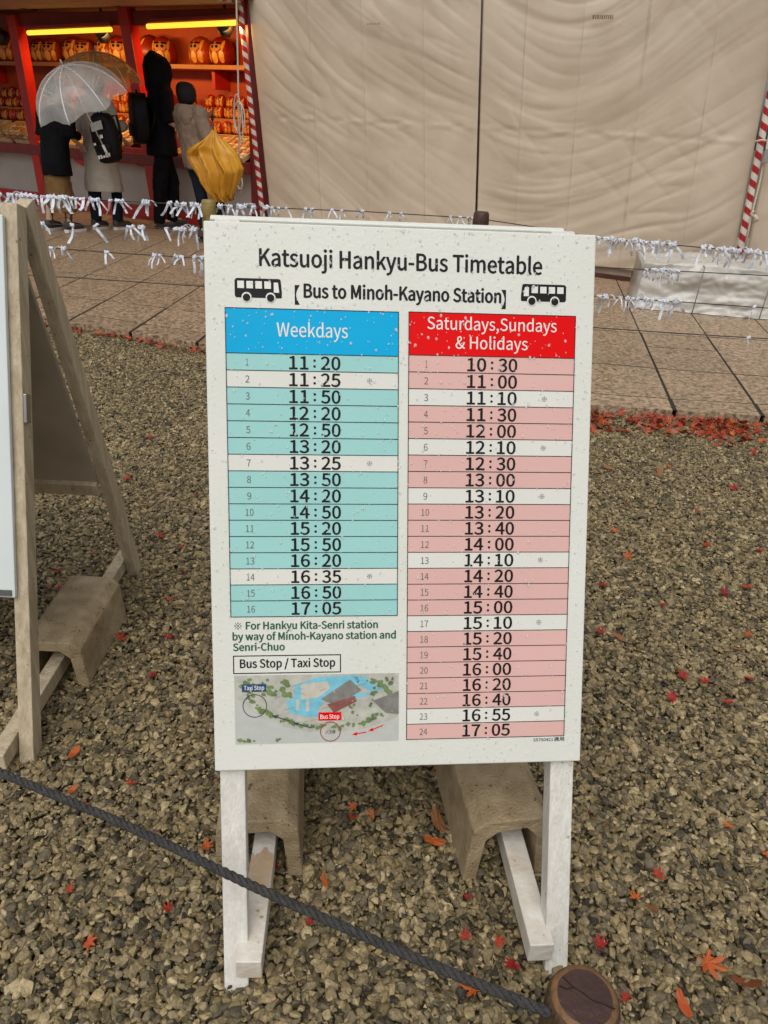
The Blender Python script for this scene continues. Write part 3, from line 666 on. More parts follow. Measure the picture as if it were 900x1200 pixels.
# ================================================================== FALLEN LEAVES
def leaf_outline(r, lobes=7, seed=0):
    q = random.Random(seed); pts = []
    angs = [-128, -88, -44, 0, 44, 88, 128]; lens = [.42, .72, .92, 1.0, .92, .72, .42]
    for i, (a, l) in enumerate(zip(angs, lens)):
        l *= q.uniform(.85, 1.1); a = R_(a + q.uniform(-5, 5))
        for da, f in ((-.27, .55), (-.15, .80), (0, 1.0), (.15, .80), (.27, .55)): pts.append((math.sin(a + da) * l * f, math.cos(a + da) * l * f))
        if i < 6: am = R_((angs[i] + angs[i + 1]) / 2); pts.append((math.sin(am) * .40, math.cos(am) * .40))
    pts.append((.015, -.10)); pts.append((.03, -.62)); pts.append((-.0, -.62)); pts.append((-.015, -.10))
    return [(x * r, y * r) for x, y in pts]
def leaf_mesh(seed, m, oval=False):
    q = random.Random(seed)
    if oval: pts = [(.42 * math.sin(a) * (1 - .15 * math.cos(a)), math.cos(a)) for a in [k * math.pi / 9 for k in range(18)]]
    else: pts = leaf_outline(1.0, 7, seed)
    cu = q.uniform(.15, .5); n = len(pts)
    vs = [(x, y, cu * (x * x + y * y) * .8 + q.uniform(-.05, .05)) for x, y in pts] + [(0, 0, .0)]
    me = bpy.data.meshes.new('maple_leaf'); me.from_pydata(vs, [], [(k, (k + 1) % n, n) for k in range(n)]); me.materials.append(m); me.update(); return me
LEAF_RED = [leaf_mesh(i, M_OMI) for i in range(4)]; LEAF_OR = [leaf_mesh(10 + i, M_ORANGELEAF) for i in range(3)]; LEAF_BR = [leaf_mesh(30, M_BROWNLEAF, True), leaf_mesh(31, M_BROWNLEAF, True)]
LV = [  # u, v, size, kind
    (828, 1128, .030, 'o', 'largest orange maple leaf, spread flat on the gravel right of the log post'), (602, 1129, .022, 'r', 'dark red maple leaf beside the front end of the right side rail'),
    (704, 1108, .017, 'r', 'crumpled red leaf just right of the white sign leg foot'), (557, 1160, .026, 'o', 'orange maple leaf lying partly under the black rope'), (875, 1152, .024, 'b', 'pale brown curled leaf near the lower right corner of the gravel'),
    (772, 1027, .019, 'r', 'red maple leaf lying alone on gravel up from the largest orange leaf'), (745, 1052, .015, 'o', None), (763, 1064, .016, 'b', None), (855, 967, .017, 'o', None), (897, 1000, .016, 'o', None),
    (513, 963, .026, 'b', 'brown oval leaf lying between the two concrete blocks'), (508, 986, .02, 'ob', 'small orange oval leaf just below the brown oval leaf between the blocks'), (516, 901, .016, 'r', None), (415, 944, .015, 'o', None), (437, 954, .014, 'o', None), (412, 958, .014, 'r', None),
    (546, 1099, .015, 'r', None), (583, 1104, .014, 'r', None), (548, 1053, .010, 'r', None), (380, 1033, .013, 'ob', None), (317, 1018, .02, 'r', 'red leaf tucked beside the left side rail under the board'), (363, 1078, .01, 'r', None), (692, 955, .012, 'r', None),
    (240, 990, .019, 'o', 'orange leaf beside the left front leg of the timetable board'), (498, 1020, .01, 'r', None), (103, 1103, .017, 'o', 'lone orange leaf on gravel below the left part of the rope'), (198, 1065, .013, 'r', None), (80, 1042, .012, 'r', None),
    (155, 917, .014, 'r', None), (86, 883, .018, 'ob', None), (96, 942, .012, 'o', None), (84, 926, .012, 'ob', None), (140, 748, .023, 'r', 'red maple leaf beside the brown block of the wooden sign'), (200, 746, .018, 'r', None), (178, 790, .017, 'r', None), (57, 815, .018, 'r', None), (187, 628, .02, 'r', None),
    (66, 668, .018, 'r', None), (68, 690, .016, 'r', None), (214, 670, .018, 'o', None), (200, 703, .014, 'r', None), (213, 641, .012, 'r', None), (109, 648, .013, 'o', None), (735, 1170, .014, 'r', None), (800, 1176, .02, 'ob', None),
    (790, 818, .022, 'r', None), (855, 822, .02, 'r', None), (800, 793, .024, 'r', None), (828, 799, .02, 'r', None), (880, 795, .018, 'r', None), (705, 741, .018, 'r', None), (725, 746, .02, 'b', None), (775, 708, .018, 'r', None), (875, 744, .02, 'o', None), (862, 760, .018, 'b', None),
    (706, 685, .026, 'r', None), (718, 621, .022, 'o', None), (735, 653, .022, 'o', None), (851, 695, .024, 'r', None), (877, 688, .022, 'r', None), (735, 590, .022, 'r', None), (783, 545, .022, 'o', None), (773, 553, .02, 'b', None), (820, 600, .02, 'r', None), (826, 638, .02, 'r', None),
    (833, 574, .024, 'r', None), (862, 572, .026, 'r', None), (700, 555, .024, 'r', None), (713, 548, .02, 'b', None), (890, 645, .02, 'r', None), (760, 590, .016, 'o', None), (150, 560, .018, 'r', None), (175, 512, .016, 'r', None), (218, 520, .016, 'o', None), (205, 470, .016, 'r', None), (230, 580, .014, 'r', None), (165, 570, .016, 'r', None)]
for i, (u, v, sz, k, lab) in enumerate(LV):
    ms = {'r': LEAF_RED, 'o': LEAF_OR, 'b': LEAF_BR, 'ob': [None]}[k]
    if k == 'ob':
        me = LEAF_BR[0].copy(); me.materials.clear(); me.materials.append(M_ORANGELEAF)
    else: me = ms[i % len(ms)]
    o = bpy.data.objects.new('fallen_leaf', me); COL.objects.link(o); p = G(u, v, .006); o.location = p; o.scale = (sz * 1.15,) * 3
    o.rotation_euler = (rnd.gauss(0, .3), rnd.gauss(0, .3), rnd.uniform(0, 6.28))
    gl = {'r': ('small red maple leaf fallen on the open gravel', 'small red leaves on the gravel'), 'o': ('small orange maple leaf fallen on the open gravel', 'small orange leaves on the gravel'),
          'b': ('small brown oval leaf fallen on the open gravel', 'small brown leaves on the gravel'), 'ob': ('small orange oval leaf fallen on the open gravel', 'small orange oval leaves on the gravel')}[k]
    tag(o, lab or gl[0], 'leaf', None if lab else gl[1])
def drift():
    mb = MB(); q = random.Random(4)
    outs = [leaf_outline(1, 7, s) for s in range(6)]
    def leaf(x, y, z, s):
        o = outs[q.randrange(6)]; E3 = Euler((q.gauss(0, .5), q.gauss(0, .5), q.uniform(0, 6.28))).to_matrix(); c = Vector((x, y, z)); n = len(o); cu = q.uniform(0, .3)
        mb.add([c + E3 @ Vector((a * s, b * s, cu * s * (a * a + b * b))) for a, b in o] + [c], [(k, (k + 1) % n, n) for k in range(n)])
    for _ in range(1500):
        x = q.uniform(1.15, 3.0); e = row_y(0, x); f = abs(q.gauss(0, .12))
        cl = .5 + .9 * noise.noise((x * 4.3, 0, 2)); 
        if q.random() > .12 + cl: continue
        leaf(x, e - .055 - f, .004 + max(0, .02 * (1 - f / .12)) * q.random(), q.uniform(.02, .034))
    for _ in range(420):
        x = q.uniform(-2.6, .0); e = row_y(0, x); f = abs(q.gauss(0, .035 + .025 * (x + 2.6) / 2.6))
        if q.random() > .25 + .75 * (noise.noise((x * 3, 1, 5)) * .5 + .5): continue
        leaf(x, e - .025 - f, .004, q.uniform(.018, .030))
    tag(mb.build('fallen_leaves', M_DRIFT), 'red and orange maple leaves swept up against the paving edge', None, None, 'stuff')
drift()

# ================================================================== TENT SIDE
def make_tent():
    mt = mat('wet_canvas', (.60, .505, .395), .5, .12, 1.3, .12, 28, col2=(.475, .385, .285))
    msm = mat('canvas_seam', (.51, .42, .32), .6)
    L0, L1 = F(290, 0)[0], F(313, 262)[0]
    pole_l = (F(282, 0), F(310, 262)); seam = (F(562, 0), F(555, 255)); pole_r = (F(903, 110), F(866, 300))
    def line(p, z): (s0, z0), (s1, z1) = p; return s0 + (s1 - s0) * (z - z0) / (z1 - z0)
    def sheet(name, la, lb, z0, z1, ns, nz, label, seed, ridges, drift_a):
        q = random.Random(seed); mb = MB(); vs = []
        for j in range(nz + 1):
            z = z0 + (z1 - z0) * j / nz; a, b = la(z), lb(z)
            for i in range(ns + 1):
                f = i / ns; s = a + (b - a) * f
                # pulled folds: long, mostly sideways creases sagging between the poles
                sag = z + .16 * math.sin(math.pi * f) - .05 * s
                th = drift_a + .25 * noise.noise((s * .45, z * .45, seed + 40)); al = s * math.cos(th) + z * math.sin(th); ac = z * math.cos(th) - s * math.sin(th) + .10 * math.sin(math.pi * f)
                env = .35 + .65 * max(0, min(1, .5 + noise.noise((s * .7, z * .9, seed + 50)) * 1.3))
                wv = noise.noise((al * .45, ac * 3.2, seed)) * .022 + noise.noise((al * .8, ac * 7.5, seed + 3)) * .010 * env
                for q1, q3, q4 in ((.55, 4.2, 21), (.9, 7.0, 33)):
                    rg = 1 - abs(noise.noise((al * q1, ac * q3, seed + q4))) * 3.4
                    wv += max(0, rg) ** 2 * .0075 * env
                th2 = drift_a - .9; a2, c2 = s * math.cos(th2) + z * math.sin(th2), z * math.cos(th2) - s * math.sin(th2)
                rg = 1 - abs(noise.noise((a2 * .8, c2 * 3.4, seed + 66))) * 4.5
                wv += max(0, rg) ** 2 * .005 * max(0, noise.noise((s * .9, z * 1.3, seed + 70)) + .25)
                if abs(z - (1.25 + .012 * math.sin(s * 3))) < .035: wv += .006 * (1 - abs(z - 1.25) / .035) * math.sin(s * 9 + noise.noise((s * 3, 0, 1)) * 4)
                for r in ridges:
                    dd = abs(s - (a + (b - a) * r)); wv -= .003 * max(0, 1 - dd / .02)
                e = min(f, 1 - f); wv *= min(1, .25 + e * 8)
                vs.append(S(s, .06 + wv, z))
        n = ns + 1
        mb.add(vs, [(j * n + i, j * n + i + 1, (j + 1) * n + i + 1, (j + 1) * n + i) for j in range(nz) for i in range(ns)])
        mb.m = [1 if any(abs((i + .5) / ns - r) < .55 / ns for r in ridges) else 0 for j in range(nz) for i in range(ns)]
        o = mb.build(name, [mt, msm], None, True); tag(o, label, 'tarpaulin'); md = o.modifiers.new('t', 'SOLIDIFY'); md.thickness = .003
        return o
    zb = .13
    sheet('canvas_tarp', lambda z: line(pole_l, z) + .05, lambda z: line(seam, z) - .012, zb, 2.9, 170, 190, 'creased cream canvas sheet between the left striped pole and the dark seam', 2, (.28, .52, .78), -.55)
    sheet('canvas_tarp', lambda z: line(seam, z) + .012, lambda z: line(pole_r, z) - .05, zb, 2.9, 170, 190, 'creased cream canvas sheet between the dark seam and the right striped pole', 5, (.17, .38, .60, .82), .16)
    sheet('canvas_tarp', lambda z: line(pole_r, z) + .05, lambda z: line(pole_r, z) + 2.4, zb, 2.9, 90, 120, 'strip of cream canvas sheet beyond the right striped pole', 11, (.4,), .3)
    mb = MB(); a = S(line(seam, 2.9), .085, 2.9); b = S(line(seam, .1), .085, .1); mb.tube([a, b], .018, 10); tag(mb.build('tent_upright', M_DARKWOOD, None, True), 'dark thin upright showing in the gap between two canvas sheets', 'pole')
    for u, v, wd in ((706, 20, .17), (437, 28, .13)):
        s, z = F(u, v); mb = MB(); q = random.Random(u)
        x = 0
        while x < wd: 
            l = q.uniform(.008, .022); mb.frame_box(S(s - wd / 2 + x + l / 2, .0, z + q.uniform(-.002, .002)), Vector(ES) * l, Vector(EN) * .002, Vector((0, 0, .03)) if u > 600 else Vector((0, 0, .018))); x += l + .006
        tag(mb.build('printed_mark', mat('faded_brown_print', (.22, .15, .10) if u > 600 else (.36, .28, .2), .7)), 'faded brown printed mark high on the %s canvas sheet' % ('right' if u > 600 else 'left'), 'print')
    # striped poles: wound red and white tape
    mr = mat('red_tape', (.42, .012, .018), .4, .2, 20); mw = mat('white_tape', (.72, .66, .60), .45, .15, 20)
    for p, lab in ((pole_l, 'red and white striped tent pole beside the lit stall'), (pole_r, 'red and white striped tent pole at the right edge, behind the white wrapped box')):
        z1, z0 = 3.0, .0; a = S(line(p, z0), -.02, z0); b = S(line(p, z1), -.02, z1); d = (b - a); Ln = d.length; d.normalize(); x = d.cross(Vector(EN)).normalized(); y = d.cross(x)
        n, r = 16, .028; pitch = .105; rows = int(Ln / (pitch / n)); mb = MB()
        vs = []
        for j in range(rows + 1):
            for k in range(n): t = 6.2832 * k / n; vs.append(a + d * (Ln * j / rows) + (x * math.cos(t) + y * math.sin(t)) * r)
        fs = []; mi = []
        for j in range(rows):
            for k in range(n): fs.append((j * n + k, j * n + (k + 1) % n, (j + 1) * n + (k + 1) % n, (j + 1) * n + k)); mi.append(0 if ((j + k) % n) < n * .5 else 1)
        mb.v = [tuple(v) for v in vs]; mb.f = fs; mb.m = mi
        tag(mb.build('striped_pole', [mr, mw], None, True), lab, 'pole', None)
    # footing of the tent
    mb = MB(); a, b = S(-.15, .16, .10), S(7.5, .16, .10); mb.bar(a, b, .11, .10, (0, 0, 1)); tag(mb.build('stone_sill', mat('pale_sill_stone', (.44, .36, .27), .6, .15, 8, .3, 60)), 'pale stone sill along the foot of the canvas sheets', 'sill')
    mb = MB(); a, b = S(-.15, .10, .03), S(7.5, .10, .03); mb.bar(a, b, .075, .06, (0, 0, 1)); tag(mb.build('timber_footing', mat('dark_red_timber', (.075, .018, .012), .5, .3, 9)), 'dark red timber lying under the pale sill', 'beam')
    # guy lines
    mrope = mat('pale_rope', (.60, .52, .42), .7, .2, 80)
    g = empty('guy_line', FW(281, 226, -.5), 'pale guy line with a hanging coil in front of the lit stall', 'rope')
    P = [FW(u, v, -.35) for u, v in ((277, -60), (277, 0), (279, 90), (280, 160), (281, 226))]
    mb = MB(); mb.tube(P, .009, 8); mb.build('line', mrope, g, True)
    mb = MB(); c = FW(279, 132, -.37)
    for k, (wx, wz) in enumerate(((.045, .17), (.075, .15), (.025, .19))): 
        mb2 = MB(); mb2.tube([c + Vector(ES) * (wx * math.sin(t) + .03 * (k - .3)) + Vector((0, 0, wz * math.cos(t) - .05 * k)) + Vector(EN) * (-.012 * k) for t in [i * 6.2832 / 18 for i in range(19)]], .007, 6); mb2.build('loop', mrope, g, True)
    mb = MB(); c = FW(281, 214, -.36); mb.tube([c + Vector(ES) * .035 * math.sin(t) + Vector((0, 0, .07 * math.cos(t))) for t in [i * 6.2832 / 14 for i in range(15)]], .009, 6); mb.build('end_loop', mrope, g, True)
    g = empty('guy_line', FW(876, 270, -.2), 'pale guy line with ratchet and knot on the right striped pole', 'rope')
    mb = MB(); mb.tube([FW(u, v, -.12) for u, v in ((905, 140), (897, 180), (890, 215), (880, 255), (873, 292))], .008, 8); mb.build('line', mrope, g, True)
    mb = MB(); mb.tube([FW(u, v, -.1) for u, v in ((884, 166), (893, 164), (905, 166))], .008, 8); mb.build('tie', mrope, g, True)
    mb = MB(); mb.tube([FW(u, v, -.14) for u, v in ((884, 247), (880, 250), (887, 256), (882, 262), (889, 258), (884, 252))], .011, 8); mb.build('knot', mrope, g, True)
    mb = MB(); c = FW(899, 182, -.15); mb.frame_box(c, Vector(ES) * .05, Vector(EN) * .03, (0, 0, .11), bev=.006); mb.build('ratchet', mat('galvanised', (.45, .44, .42), .4, metal=.8), g)
make_tent()

# ------------------------------------------------------------------ white wrapped weight box
def make_box():
    a = G(800, 366, PZ); b = G(905, 375, PZ); d = (b - a); d.z = 0; d.normalize(); nrm = Vector((-d.y, d.x, 0))
    a2 = a - d * .36; W, Dp, Hh = 1.75, .62, .36
    mb = MB(); nx = 150; PJ = 70; vs = []
    ring = []                       # profile over the front, the top and the back
    for i in range(nx + 1):
        f = i / nx; x = f * W
        for j in range(PJ):
            t = j / (PJ - 1)
            if t < .38: y, z = 0, Hh * t / .38
            elif t < .62: y, z = Dp * (t - .38) / .24, Hh
            else: y, z = Dp, Hh * (1 - (t - .62) / .38)
            wv = 0
            for q1, q2, q3 in ((3, 1.2, 2), (-4, 3, 5), (6, -5, 8), (2, 8, 12)):
                rg = 1 - abs(noise.noise((x * q1 * .7 + t * q2 * 1.6, t * 7 - x * q2 * .5, q3))) * 3.2; wv += max(0, rg) ** 2 * .010 * (.3 + max(0, noise.noise((x * 2, t * 3, q3 + 30)) + .4))
            wv += noise.noise((x * 3.2, t * 9, 1)) * .03 - 0 *  abs(noise.noise((x * 5 + t * 7, t * 10 - x * 2, 7))) * .05 - abs(noise.noise((x * 9 - t * 9, t * 16 + x * 6, 3))) * .02
            end = max(0, 1 - f * 14); sl = 0
            fl = .02 * max(0, 1 - z / .06)
            vs.append(a2 + d * (x + wv * .3 - .02 * end * (1 - z / Hh)) + nrm * (y + (-fl if y == 0 else fl if y == Dp else 0) + (wv if y == 0 else 0)) + Vector((0, 0, max(.004, z + (wv if 0 < y < Dp else 0)))))
    m = PJ; fs = [(i * m + j, (i + 1) * m + j, (i + 1) * m + j + 1, i * m + j + 1) for i in range(nx) for j in range(m - 1)]
    mb.add(vs, fs); mb.f.append(tuple(range(m))[::-1]); mb.m.append(0); mb.f.append(tuple(nx * m + j for j in range(m))); mb.m.append(0)
    root = empty('wrapped_box', a2 + d * .8 + nrm * .3, 'low box wrapped in a crumpled white sheet at the foot of the canvas', 'box')
    o = fix_normals(mb.build('sheet', M_WHITECLOTH, root, True))
    mb = MB()
    for x in (.42, .92, 1.4):
        mb = MB(); mb.tube([a2 + d * x + nrm * -.055 + Vector((0, 0, .01)), a2 + d * (x + .01) + nrm * -.05 + Vector((0, 0, Hh * .5)), a2 + d * (x + .02) + nrm * -.04 + Vector((0, 0, Hh)), a2 + d * (x + .02) + nrm * Dp * .5 + Vector((0, 0, Hh + .016))], .004, 6); mb.build('tie_cord', mat('grey_cord', (.25, .23, .2), .6), root, True)
make_box()

# ================================================================== WIRES WITH KNOTTED PAPER STRIPS
def fence_pt(u, v):                 # the wire fence stands in one upright plane just inside the kerb
    a, b = Vector((-2.3, 4.55, 0)), Vector((2.4, 4.12, 0)); d = (b - a).normalized(); n = Vector((-d.y, d.x, 0))
    r = Vector(ray(u, v)); t = (a - Vector(CAMP)).dot(n) / r.dot(n); return Vector(CAMP) + r * t
def make_fence():
    def post(u, vtop, r, m, lab):
        p = fence_pt(u, vtop); q = Vector((p.x + .004, p.y, 0)); mb = MB(); q2 = random.Random(u)
        hs = [0, .2, .4, .6, .8, .95, .985, 1]
        mb.tube([q.lerp(p, h) for h in hs], [r * (1 + q2.uniform(-.04, .04)) for _ in hs[:-2]] + [r * .96, r * .82], 16)
        tag(mb.build('fence_post', m, None, True), lab, 'post')
    post(564.5, 248, .044, M_DARKWOOD, 'dark brown wire fence post behind the top edge of the timetable board')
    post(244, 234, .040, M_YELWOOD, 'mossy yellowish fence post at the upper left corner of the timetable board')
    wires = {
     'top': [(-60, 226), (0, 228), (130, 235), (244, 241), (330, 244), (430, 248), (560, 256), (640, 268), (700, 279), (800, 288), (900, 297), (960, 302)],
     'second': [(-60, 256), (40, 262), (150, 266), (244, 270), (400, 285), (564, 297), (697, 313), (800, 318), (900, 323), (960, 326)],
     'third': [(-60, 284), (50, 290), (130, 296), (210, 301), (244, 303), (400, 315), (564, 330), (697, 347), (800, 354), (900, 361), (960, 365)],
     'fourth': [(-60, 318), (50, 323), (244, 336), (400, 350), (564, 366), (697, 384), (800, 391), (900, 397), (960, 401)]}
    labs = {'top': 'topmost thin dark wire strung between the fence posts', 'second': 'second thin wire down, running past the white wrapped box', 'third': 'third thin wire down, crossing the lower part of the white wrapped box', 'fourth': 'lowest thin wire, just above the slab paving'}
    for k, pts in wires.items():
        mb = MB(); mb.tube([fence_pt(u, v) for u, v in pts], .0028, 6); tag(mb.build('fence_wire', M_WIRE, None, True), labs[k], 'wire')
    # strip shapes: a small knot round the wire and two tails
    protos = []
    for s in range(9):
        q = random.Random(100 + s); mb = MB(); w_ = q.uniform(.011, .017)
        def ribbon(pts, wd):
            for (p, a), (p2, a2) in zip(pts, pts[1:]):
                sx = Vector((math.cos(a), math.sin(a), 0)) * wd / 2; sx2 = Vector((math.cos(a2), math.sin(a2), 0)) * wd / 2; t = Vector((-math.sin(a), math.cos(a), 0)) * .0012; t2 = Vector((-math.sin(a2), math.cos(a2), 0)) * .0012
                vs = [p - sx - t, p + sx - t, p + sx + t, p - sx + t, p2 - sx2 - t2, p2 + sx2 - t2, p2 + sx2 + t2, p2 - sx2 + t2]
                mb.add(vs, [(0, 1, 5, 4), (1, 2, 6, 5), (2, 3, 7, 6), (3, 0, 4, 7), (0, 3, 2, 1), (4, 5, 6, 7)])
        for sd in ((-1, 1) if s not in (3, 6) else (1,)):
            ln = q.uniform(.04, .105); sp = sd * q.uniform(.05, .55); tw = q.uniform(-.6, .6); p0 = Vector((sd * .008, q.uniform(-.008, .004), -.004))
            pts = [(p0 + Vector((sp * ln * (f ** .8), .012 * math.sin(f * 3), -ln * f * math.cos(sp * .5))), tw * f) for f in (0, .3, .6, 1)]
            ribbon(pts, w_)
        # the knot
        k = 10; r1 = q.uniform(.009, .017)
        vs = []
        for x, sc in ((-.017, .55), (-.010, 1.0), (.0, .75), (.010, 1.05), (.017, .5)):
            for i in range(k): a = 6.2832 * i / k; rr = r1 * sc * (1 + q.uniform(-.4, .4)); vs.append((x + q.uniform(-.002, .002), rr * math.cos(a), rr * math.sin(a)))
        mb.add(vs, [(i * k + j, i * k + (j + 1) % k, (i + 1) * k + (j + 1) % k, (i + 1) * k + j) for i in range(4) for j in range(k)] + [tuple(range(k)), tuple(4 * k + j for j in range(k))[::-1]])
        if s in (5, 8):                 # flyaway end along the wire
            ribbon([(Vector((.012 + .05 * f, 0, .006 + .02 * math.sin(f * 3) - .02 * f)), .2) for f in (0, .4, .7, 1)], w_ * .8)
        o = mb.build('paper_strip', M_PAPER); me = o.data; bpy.data.objects.remove(o); protos.append(me)
    spots = []
    q = random.Random(55)
    def yat(k, u):
        pts = wires[k]
        for (a, b), (c, d) in zip(pts, pts[1:]):
            if a <= u <= c: return b + (d - b) * (u - a) / (c - a)
    def run(k, us, lab, grp, j=2.5):
        for u in us: spots.append((k, u + q.uniform(-j, j), lab, grp))
    lab = lambda where: 'white paper fortune strip knotted on the %s' % where
    run('top', [2, 8, 15, 20, 25, 31, 38, 43, 49, 55, 60, 66, 72, 77, 83, 90, 96], lab('topmost wire left of the yellowish post'), 'paper strips on the topmost wire left of the yellowish post')
    run('top', [106, 112, 117, 131, 137, 143, 168, 174, 200, 207, 213, 218, 224, 231, 238], lab('topmost wire left of the yellowish post'), 'paper strips on the topmost wire left of the yellowish post')
    run('top', [256, 272, 278, 287, 298], lab('topmost wire between yellowish post and striped pole'), 'paper strips between the yellowish post and the striped pole', 3)
    run('top', [313, 319, 325, 336, 358, 366, 390, 402, 424, 457, 470, 527, 541, 547, 552], lab('topmost wire just above the timetable board edge'), 'paper strips just above the timetable board', 2)
    run('top', [703, 709, 716, 721, 727, 732, 738, 744, 752, 758, 765, 771, 778, 785, 790], lab('topmost wire right of the timetable board'), 'paper strips on the topmost wire right of the board')
    run('top', [826, 833, 839, 846, 852, 859, 866, 873, 878, 885, 891, 898, 903], lab('topmost wire before the right striped pole'), 'paper strips before the right striped pole')
    run('second', [42, 50, 82, 113, 150, 156, 163, 169, 195, 205, 211, 217, 223, 230, 236], lab('second wire at the left end'), 'paper strips on the second wire at left')
    run('second', [757, 765, 771, 777, 784, 791, 796], lab('second wire before the wrapped box'), 'paper strips on the second wire at right')
    run('third', [50, 58, 76, 125, 180, 189, 205, 213, 226, 240], lab('third wire on the left, above the slabs'), 'paper strips on the third wire at left')
    run('third', [703, 711, 728, 736, 742, 748, 755, 761, 766, 772, 778, 784, 790, 795], lab('third wire right of the timetable board'), 'paper strips on the third wire at right')
    spots.append(('third', 884, 'single white paper strip on the third wire before the wrapped box', None)); spots.append(('fourth', 877, 'lone white paper strip on the lowest wire at the right', None))
    for k, u, lb, grp in spots:
        p = fence_pt(u, yat(k, u)); o = bpy.data.objects.new('paper_strip', protos[q.randrange(9)]); COL.objects.link(o); o.location = p
        o.rotation_euler = (q.gauss(0, .35), q.gauss(0, .25), q.gauss(0, .5) + (math.pi if q.random() < .5 else 0)); o.scale = (q.uniform(.65, 1.1),) * 3
        if k == 'top' and 312 < u < 556: o.scale = (.55,) * 3; o.rotation_euler[1] = q.uniform(-.6, .6)
        tag(o, lb, 'paper strip', grp)
make_fence()

